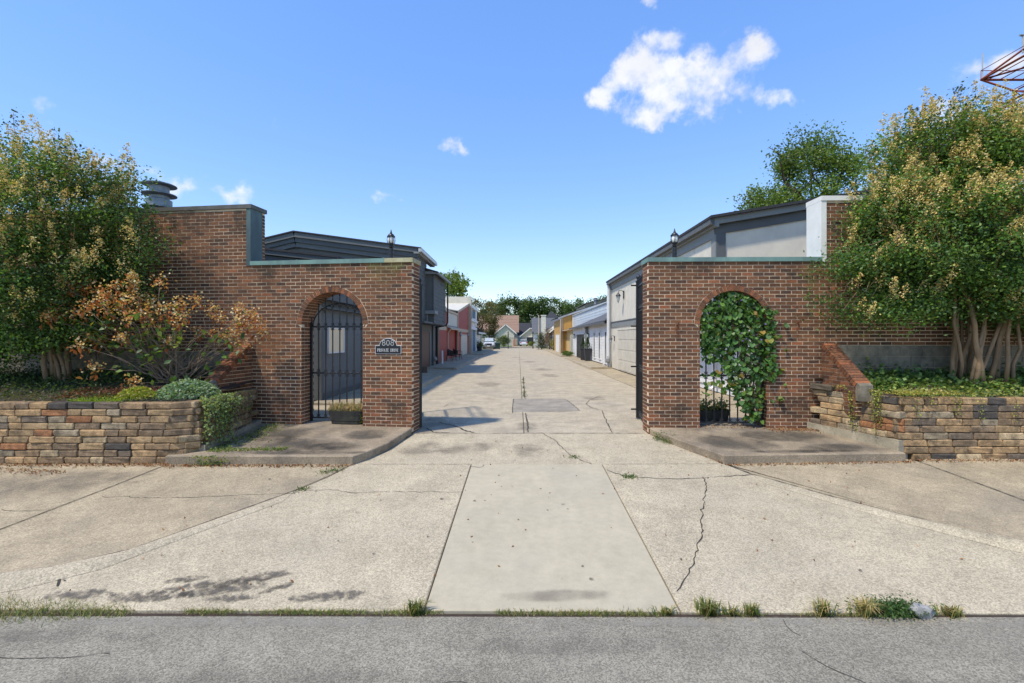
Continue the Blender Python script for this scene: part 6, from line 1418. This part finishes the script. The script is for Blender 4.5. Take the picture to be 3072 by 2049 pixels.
def sR(i):
    r = random.random()
    if r < .62: t = .55 + random.gauss(0, .04) if r < .36 else .80 + random.gauss(0, .025); return (5.40 + .52 * t, 8.40 - 1.35 * t, .90), (-.93, -.36), random.uniform(.03, .07)
    x = random.uniform(6.0, 9.2); return (x, 7.07, .885), (0, -1), random.uniform(.03, .06)
trails('yellow_trailing_stems', 44, sR, lambda i: random.uniform(.15, .75) if i % 3 else random.uniform(.08, .2), [(.38, .38, .07), (.30, .34, .07), (.44, .40, .12), (.22, .28, .06)], 30, (.018, .034), .012)
Q = [(5.5 + abs(random.gauss(0, .5)) + random.random() * .6, 0, 0) for _ in range(900)]; Q = [(x, max(7.12, 8.25 - (x - 5.45) * 2.4) + random.gauss(0, .06), .91 + abs(random.gauss(0, .03))) for x, _, _ in Q if x < 9]
leaves('yellow_creeper', Q, rng.uniform(.02, .04, len(Q)), jit([(.38, .36, .08), (.28, .32, .08), (.44, .36, .12)], len(Q)), lm, None, (0, 0, 0), asp=.8, up=1.2, kind='stuff')

# ------------------------------------------------------------------ background trees
def tree(label, base, h, rad, n, leaf, cols, trunk_h, name='tree', nb=9, gaps=.35, tr_r=.22, clump=None, zc=None, group=None):
    root = thing(name, label, 'tree', base, group); base = Vector(base); tr = B(); top = base + Vector((0, 0, h)); cen = base + Vector((0, 0, zc or (trunk_h + h) / 2 + (h - trunk_h) * .05)); rz = h - (cen.z - base.z)
    fork = base + Vector((random.uniform(-.2, .2), 0, trunk_h)); branch(tr, base - Vector((0, 0, .1)), fork, tr_r, tr_r * .75, 4, .02, 8); limbs = []
    for i in range(nb):
        a = 6.283 * i / nb + random.uniform(-.3, .3); e = cen + Vector((rad[0] * .7 * math.cos(a), rad[1] * .7 * math.sin(a), random.uniform(-.1, .75) * rz)); pts = branch(tr, fork, e, tr_r * .5, tr_r * .08, 6, .06, 6); limbs += pts[2:]
        for _ in range(3): s = random.choice(pts[2:]); q = s + Vector((random.gauss(0, rad[0] * .25), random.gauss(0, rad[1] * .25), random.uniform(0, rz * .4))); limbs += branch(tr, s, q, tr_r * .15, tr_r * .04, 4, .08, 5)[2:]
    L_ = np.array([tuple(v) for v in limbs]); ncl = clump or 70; P = []; c = []
    for k in range(ncl):
        for _ in range(20):
            v = rng.normal(size=3); v /= np.linalg.norm(v); rr = rng.uniform(.3, 1) ** .5; p = np.array(cen) + v * rr * np.array([rad[0], rad[1], rz])
            g = math.sin(p[0] * 5 / rad[0]) + math.sin(p[2] * 6 / rz + p[0] * 2 / rad[0]) + math.sin(p[1] * 5 / rad[1] + 2)
            if g > -1.2 + gaps: break
        q = limbs[int(np.argmin(((L_ - p) ** 2).sum(1)))]; branch(tr, q, Vector(p), tr_r * .06, tr_r * .03, 3, .05, 4)
        m_ = n // ncl; sd = (rad[0] + rad[1] + rz) / 3 * .17 * rng.uniform(.6, 1.25); P.append(p + rng.normal(0, 1, (m_, 3)) * np.array([sd, sd, sd * .75])); c.append(jit(cols, m_, .2) * rng.uniform(.75, 1.3))
    P = np.concatenate(P); mk('trunk', tr, m_bark2, root, smooth=True, fix=False); leaves('crown', P, rng.uniform(leaf * .6, leaf * 1.3, len(P)), np.concatenate(c), lm, root, asp=.65, up=.4); return root
GR = [(.08, .13, .03), (.10, .16, .035), (.065, .105, .025)]; YG_ = [(.13, .19, .025), (.10, .16, .025), (.17, .21, .03)]; BR = [(.13, .12, .045), (.17, .14, .06), (.10, .10, .035)]
tree('open-crowned green tree rising behind the cream house roof', (19.3, 30, 0), 15.3, (2.9, 2.6), 16000, .17, [(.13, .20, .04), (.10, .16, .035), (.17, .23, .045)], 8.5, nb=6, gaps=.8, tr_r=.38, clump=70)
tree('low green tree left of the taller one behind the cream roof', (17.2, 31.5, 0), 12.2, (2.4, 2.2), 9000, .17, [(.13, .20, .04), (.11, .17, .04), (.17, .23, .045)], 6.0, gaps=.6, tr_r=.25, clump=50)
tree('yellow-green tree behind the red house', (-9.8, 58, 0), 10.6, (3.4, 3), 9000, .3, YG_, 4.5, tr_r=.25, clump=55)
tree('brown-tinged twiggy tree at the left end of the lane', (-6.6, 82, 0), 8.8, (3.6, 3), 6500, .26, BR, 2.2, tr_r=.2, clump=60, gaps=.8)
tree('loose olive shrub-tree beside the parked SUV', (-4.9, 84, 0), 6.0, (2.0, 1.8), 3500, .22, BR, 1.2, tr_r=.12, clump=34, gaps=.8)
for i, (x, y, hh, rx, lab) in enumerate(((-6.5, 150, 13.5, 5.5, 'leftmost of the big dark trees beyond the far houses'), (-.5, 146, 15.2, 6.5, 'broad dark green tree behind the brown-roofed house'), (6.5, 148, 15.5, 6.5, 'highest of the big dark trees beyond the far houses'), (13.5, 150, 14.6, 5.5, 'dark green tree behind the pale utility pole'), (20.5, 142, 13.6, 6, 'dark tree above the grey-roofed far house'), (27.5, 140, 14.2, 6, 'rightmost of the big dark trees, above the ochre roof'))):
    tree(lab, (x, y, 0), hh, (rx, 4), 8500, .55, GR if i % 2 else [(.06, .105, .025), (.08, .13, .03)], 3.0, tr_r=.4, clump=75, gaps=.1, group='big trees beyond the far houses')
def bush(label, c, r, n, leaf, cols, name='bush', asp=.6):
    root = thing(name, label, 'bush', c); b = B()
    for _ in range(9): branch(b, Vector(c) + Vector((0, 0, -.03)), Vector(c) + Vector((random.uniform(-.7, .7) * r[0], random.uniform(-.7, .7) * r[1], random.uniform(.7, 1.6) * r[2])), .02, .008, 4, .05, 4)
    mk('stems', b, m_bark2, root, fix=False); P = []
    for _ in range(26):
        v = rng.normal(size=3); v /= np.linalg.norm(v); p = np.array(c) + np.array([0, 0, r[2]]) + v * np.array(r) * rng.uniform(.4, .95); P.append(p + rng.normal(0, 1, (n // 26, 3)) * np.array(r) * .2)
    P = np.concatenate(P); P[:, 2] = np.maximum(P[:, 2], c[2] + .02); leaves('foliage', P, rng.uniform(leaf * .6, leaf * 1.3, len(P)), jit(cols, len(P), .3), lm, root, asp=asp, kind='stuff')
bush('round yellow-green bush left of the far gate post', (-2.6, 92, 0), (1.3, 1.0, 1.25), 2600, .18, [(.16, .19, .03), (.10, .15, .03)])
bush('low green hedge behind the wheeled bin', (-4.9, 90, 0), (2.2, .8, .8), 1800, .16, [(.06, .11, .025), (.09, .14, .03)])
bush('dark twiggy bush right of the far gate post', (3.85, 71, 0), (.95, .9, 1.35), 2600, .14, [(.06, .08, .03), (.09, .09, .045)])
bush('dusty pink flowering bush beside the pale tan house', (4.85, 67, 0), (.8, 1.2, 1.75), 2600, .13, [(.22, .14, .12), (.14, .13, .06), (.28, .19, .16)])
bush('small golden conical bush by the pale tan house', (5.05, 62, .1), (.5, .5, .8), 1600, .10, [(.26, .24, .03), (.20, .18, .02)])
bush('low clipped green bush before the white house corner', (4.9, 43.5, .12), (.55, 1.1, .22), 2200, .07, [(.08, .14, .025), (.06, .11, .02)])
bush('yellow-green low bush right of the white hatchback', (3.2, 98, 0), (.9, .6, .55), 1200, .14, [(.28, .30, .03), (.18, .22, .03)])
# ------------------------------------------------------------------ weeds, grass and litter
def tuft(label, x, y, n, ln, spread, cols, name='grass_tuft'):
    z = -.31 if y < 3.5 else gz(y); a = rng.uniform(0, 6.283, n); lean = rng.uniform(.15, 1.0, n); L_ = rng.uniform(.5, 1.1, n) * ln; r0 = np.abs(rng.normal(0, spread, n)); vs = []; fs = []; cc = []
    b = B(); cj = jit(cols, n, .3)
    for i in range(n):
        bx, by = x + r0[i] * math.cos(a[i] * 1.7), y + r0[i] * math.sin(a[i] * 1.7) * .5; dx, dy = math.cos(a[i]), math.sin(a[i]); w = .004; px, py = -dy * w, dx * w
        m_ = (bx + dx * lean[i] * L_[i] * .4, by + dy * lean[i] * L_[i] * .4, z + L_[i] * .62); t = (bx + dx * lean[i] * L_[i], by + dy * lean[i] * L_[i], z + L_[i] * (1.0 - lean[i] * .55))
        b.cur = tuple(cj[i]); b.add([(bx - px, by - py, z - .01), (bx + px, by + py, z - .01), (m_[0] + px * .8, m_[1] + py * .8, m_[2]), (m_[0] - px * .8, m_[1] - py * .8, m_[2]), t], [(0, 1, 2, 3), (3, 2, 4)])
    me = b.mesh(name, lm, (x, y, z), fix=False); return mk(name, me, lm, org=(x, y, z), label=label, cat='weeds', group='weed tufts along the road edge')
gcol = [(.14, .18, .04), (.22, .22, .07), (.34, .28, .12), (.08, .13, .03)]; dcol = [(.50, .40, .20), (.42, .34, .16), (.30, .27, .10)]; grn = [(.06, .12, .03), (.09, .16, .04), (.05, .10, .025)]
def ye(px): v = g2(px, 1830); return v[0]
for px, n, ln, sp_, cols, lab in ((1250, 130, .13, .05, gcol, 'grass tuft at the left foot of the pale concrete rectangle'), (2005, 60, .08, .04, gcol, 'small grass tuft just left of the pale rectangle corner'), (2125, 170, .15, .05, gcol, 'large grass tuft right of the pale concrete rectangle'), (2195, 60, .10, .04, gcol, 'thin grass tuft between two others right of the pale rectangle'), (2255, 80, .11, .04, gcol, 'third grass tuft right of the pale concrete rectangle'),
                               (2470, 120, .14, .035, gcol + dcol, 'lone upright grass tuft before the green weed patch'), (2600, 160, .16, .05, dcol, 'dry straw tuft beside the green weed patch'), (2850, 160, .09, .045, gcol + dcol, 'yellowing low weeds right of the pale stone')):
    x = (px - CX) / F * 3.46; tuft(lab, x, 3.46 - .006 * x, n, ln, sp_, cols)
x = (2690 - CX) / F * 3.45; Q = np.stack([x + rng.normal(0, .12, 2600), 3.47 + rng.normal(0, .045, 2600), -.295 + np.abs(rng.normal(0, .035, 2600))], 1)
leaves('weed_patch', Q, rng.uniform(.012, .028, 2600), jit(grn, 2600, .3), lm, None, (x, 3.47, -.3), asp=.5, up=.6, label='dense bright green weed patch at the road edge', cat='weeds')
bm = bmesh.new(); bmesh.ops.create_icosphere(bm, subdivisions=2, radius=.09)
for v in bm.verts: v.co = Vector((v.co.x * 1.25, v.co.y * .6, v.co.z * .55)) + Vector((random.uniform(-1, 1), random.uniform(-1, 1), random.uniform(-1, 1))) * .014
me = bpy.data.meshes.new('stone'); bm.to_mesh(me); bm.free(); me.materials.append(mat('pale_stone', (.30, .29, .27), .9, .3, 14)); o = bpy.data.objects.new('stone', me); o.location = ((2770 - CX) / F * 3.43, 3.44, -.275); o.rotation_euler = (0, .25, .3); link(o, label='pale broken stone lying in the weeds at the road edge', category='stone')
# continuous low grass in the joint, thick at the left
b = B(); n = 7000
Qx = np.concatenate([rng.uniform(-5.2, 1.3, 4200), -5.2 + np.abs(rng.normal(0, .9, 1800)), rng.uniform(1.3, 3.0, 500), rng.uniform(-3.5, -1, 500)]); cj = jit(gcol + [(.20, .22, .06)], n, .3)
for i in range(n):
    x = Qx[i]; k = max(0.0, min(1.0, (-2.6 - x) / 1.4)); y = 3.462 - .006 * x + random.gauss(0, .014 + .06 * k); a = random.uniform(0, 6.283); L_ = random.uniform(.012, .035) + k * random.uniform(0, .035); l_ = random.uniform(.3, 1.3); z = -.312 if y < 3.46 else gz(y) - .01; dx, dy = math.cos(a) * l_ * L_, math.sin(a) * l_ * L_; w = .0035
    if math.sin(x * 3.1) + math.sin(x * 7.7 + 1) + random.uniform(-.5, .5) < -.45 and k < .3: continue
    b.cur = tuple(cj[i]); b.add([(x - w, y, z), (x + w, y, z), (x + dx, y + dy, z + L_)], [(0, 1, 2)])
mk('joint_grass', b, lm, kind='stuff', fix=False)
b = B(); b.add([(-13, 3.50, gz(3.5) - .012), (-13, 3.40, -.318), (13, 3.34, -.318), (13, 3.42, gz(3.42) - .012)], [(0, 1, 2, 3)]); mk('joint_soil', b, m_soil, kind='structure')
# weeds in cracks and kerb feet
for name, pts, n, sp_, h in (('crack_weeds', gp((1900, 1433), (1880, 1432), (1720, 1372), (905, 1471), (1010, 1412), (970, 1418)), 420, .05, .015), ('lane_weeds', gp((1573, 1190), (1572, 1180), (1571, 1165), (1570, 1150), (1569, 1140)), 420, .035, .05), ('kerb_weeds', gp((1975, 1318), (1990, 1324), (2010, 1330)), 420, .06, .06), ('kerb_weeds', gp((2410, 1258), (2425, 1256)), 240, .06, .08)):
    Q = []
    for _ in range(n): p = random.choice(pts); x, y = p[0] + random.gauss(0, sp_), p[1] + random.gauss(0, sp_); Q.append((x, y, gz(y) + abs(random.gauss(0, h)) + .004 + (.12 if p[0] > 5 else 0)))
    leaves(name, Q, rng.uniform(.02, .045, n), jit(grn + [(.20, .22, .06)], n, .3), lm, None, (0, 0, 0), asp=.35, kind='stuff')
Q = []; rust = [(.22, .09, .04), (.30, .14, .06), (.14, .06, .03), (.36, .22, .10)]
def litter(x0, y0, x1, y1, n, s=.05, zo=0.0):
    for _ in range(n): t = random.random(); x, y = x0 + (x1 - x0) * t + random.gauss(0, s * .4), y0 + (y1 - y0) * t - abs(random.gauss(0, s)); Q.append((x, y, gz(y) + .008 + random.random() * .012 + zo))
litter(-8, 6.80, -5.2, 6.80, 700, .06); litter(-5.2, 6.76, -2.5, 6.76, 620, .05); litter(-2.45, 6.78, -1.98, 8.3, 160, .03); litter(3.1, 6.78, 6, 6.92, 420, .04); litter(6, 7.0, 10, 7.0, 620, .06); litter(2.5, 8.4, 3.1, 6.85, 200, .03); litter(-7.9, 6.7, -6.4, 6.5, 260, .1)
for _ in range(420): x = random.uniform(4.6, 5.6); Q.append((x, 8.35 - abs(random.gauss(0, .12)), .125 + random.random() * .01))
for _ in range(160): s = random.uniform(1.0, 2.2); p = FR.p(s, random.uniform(-.12, .25), .135); Q.append(tuple(p))
for _ in range(160): x = random.uniform(-4, 5); y = random.uniform(3.7, 8.3); Q.append((x, y, gz(y) + .01))
leaves('leaf_litter', Q, rng.uniform(.018, .045, len(Q)), jit(rust, len(Q), .3), lm_dry, None, (0, 0, 0), asp=.5, up=2.0, kind='stuff')
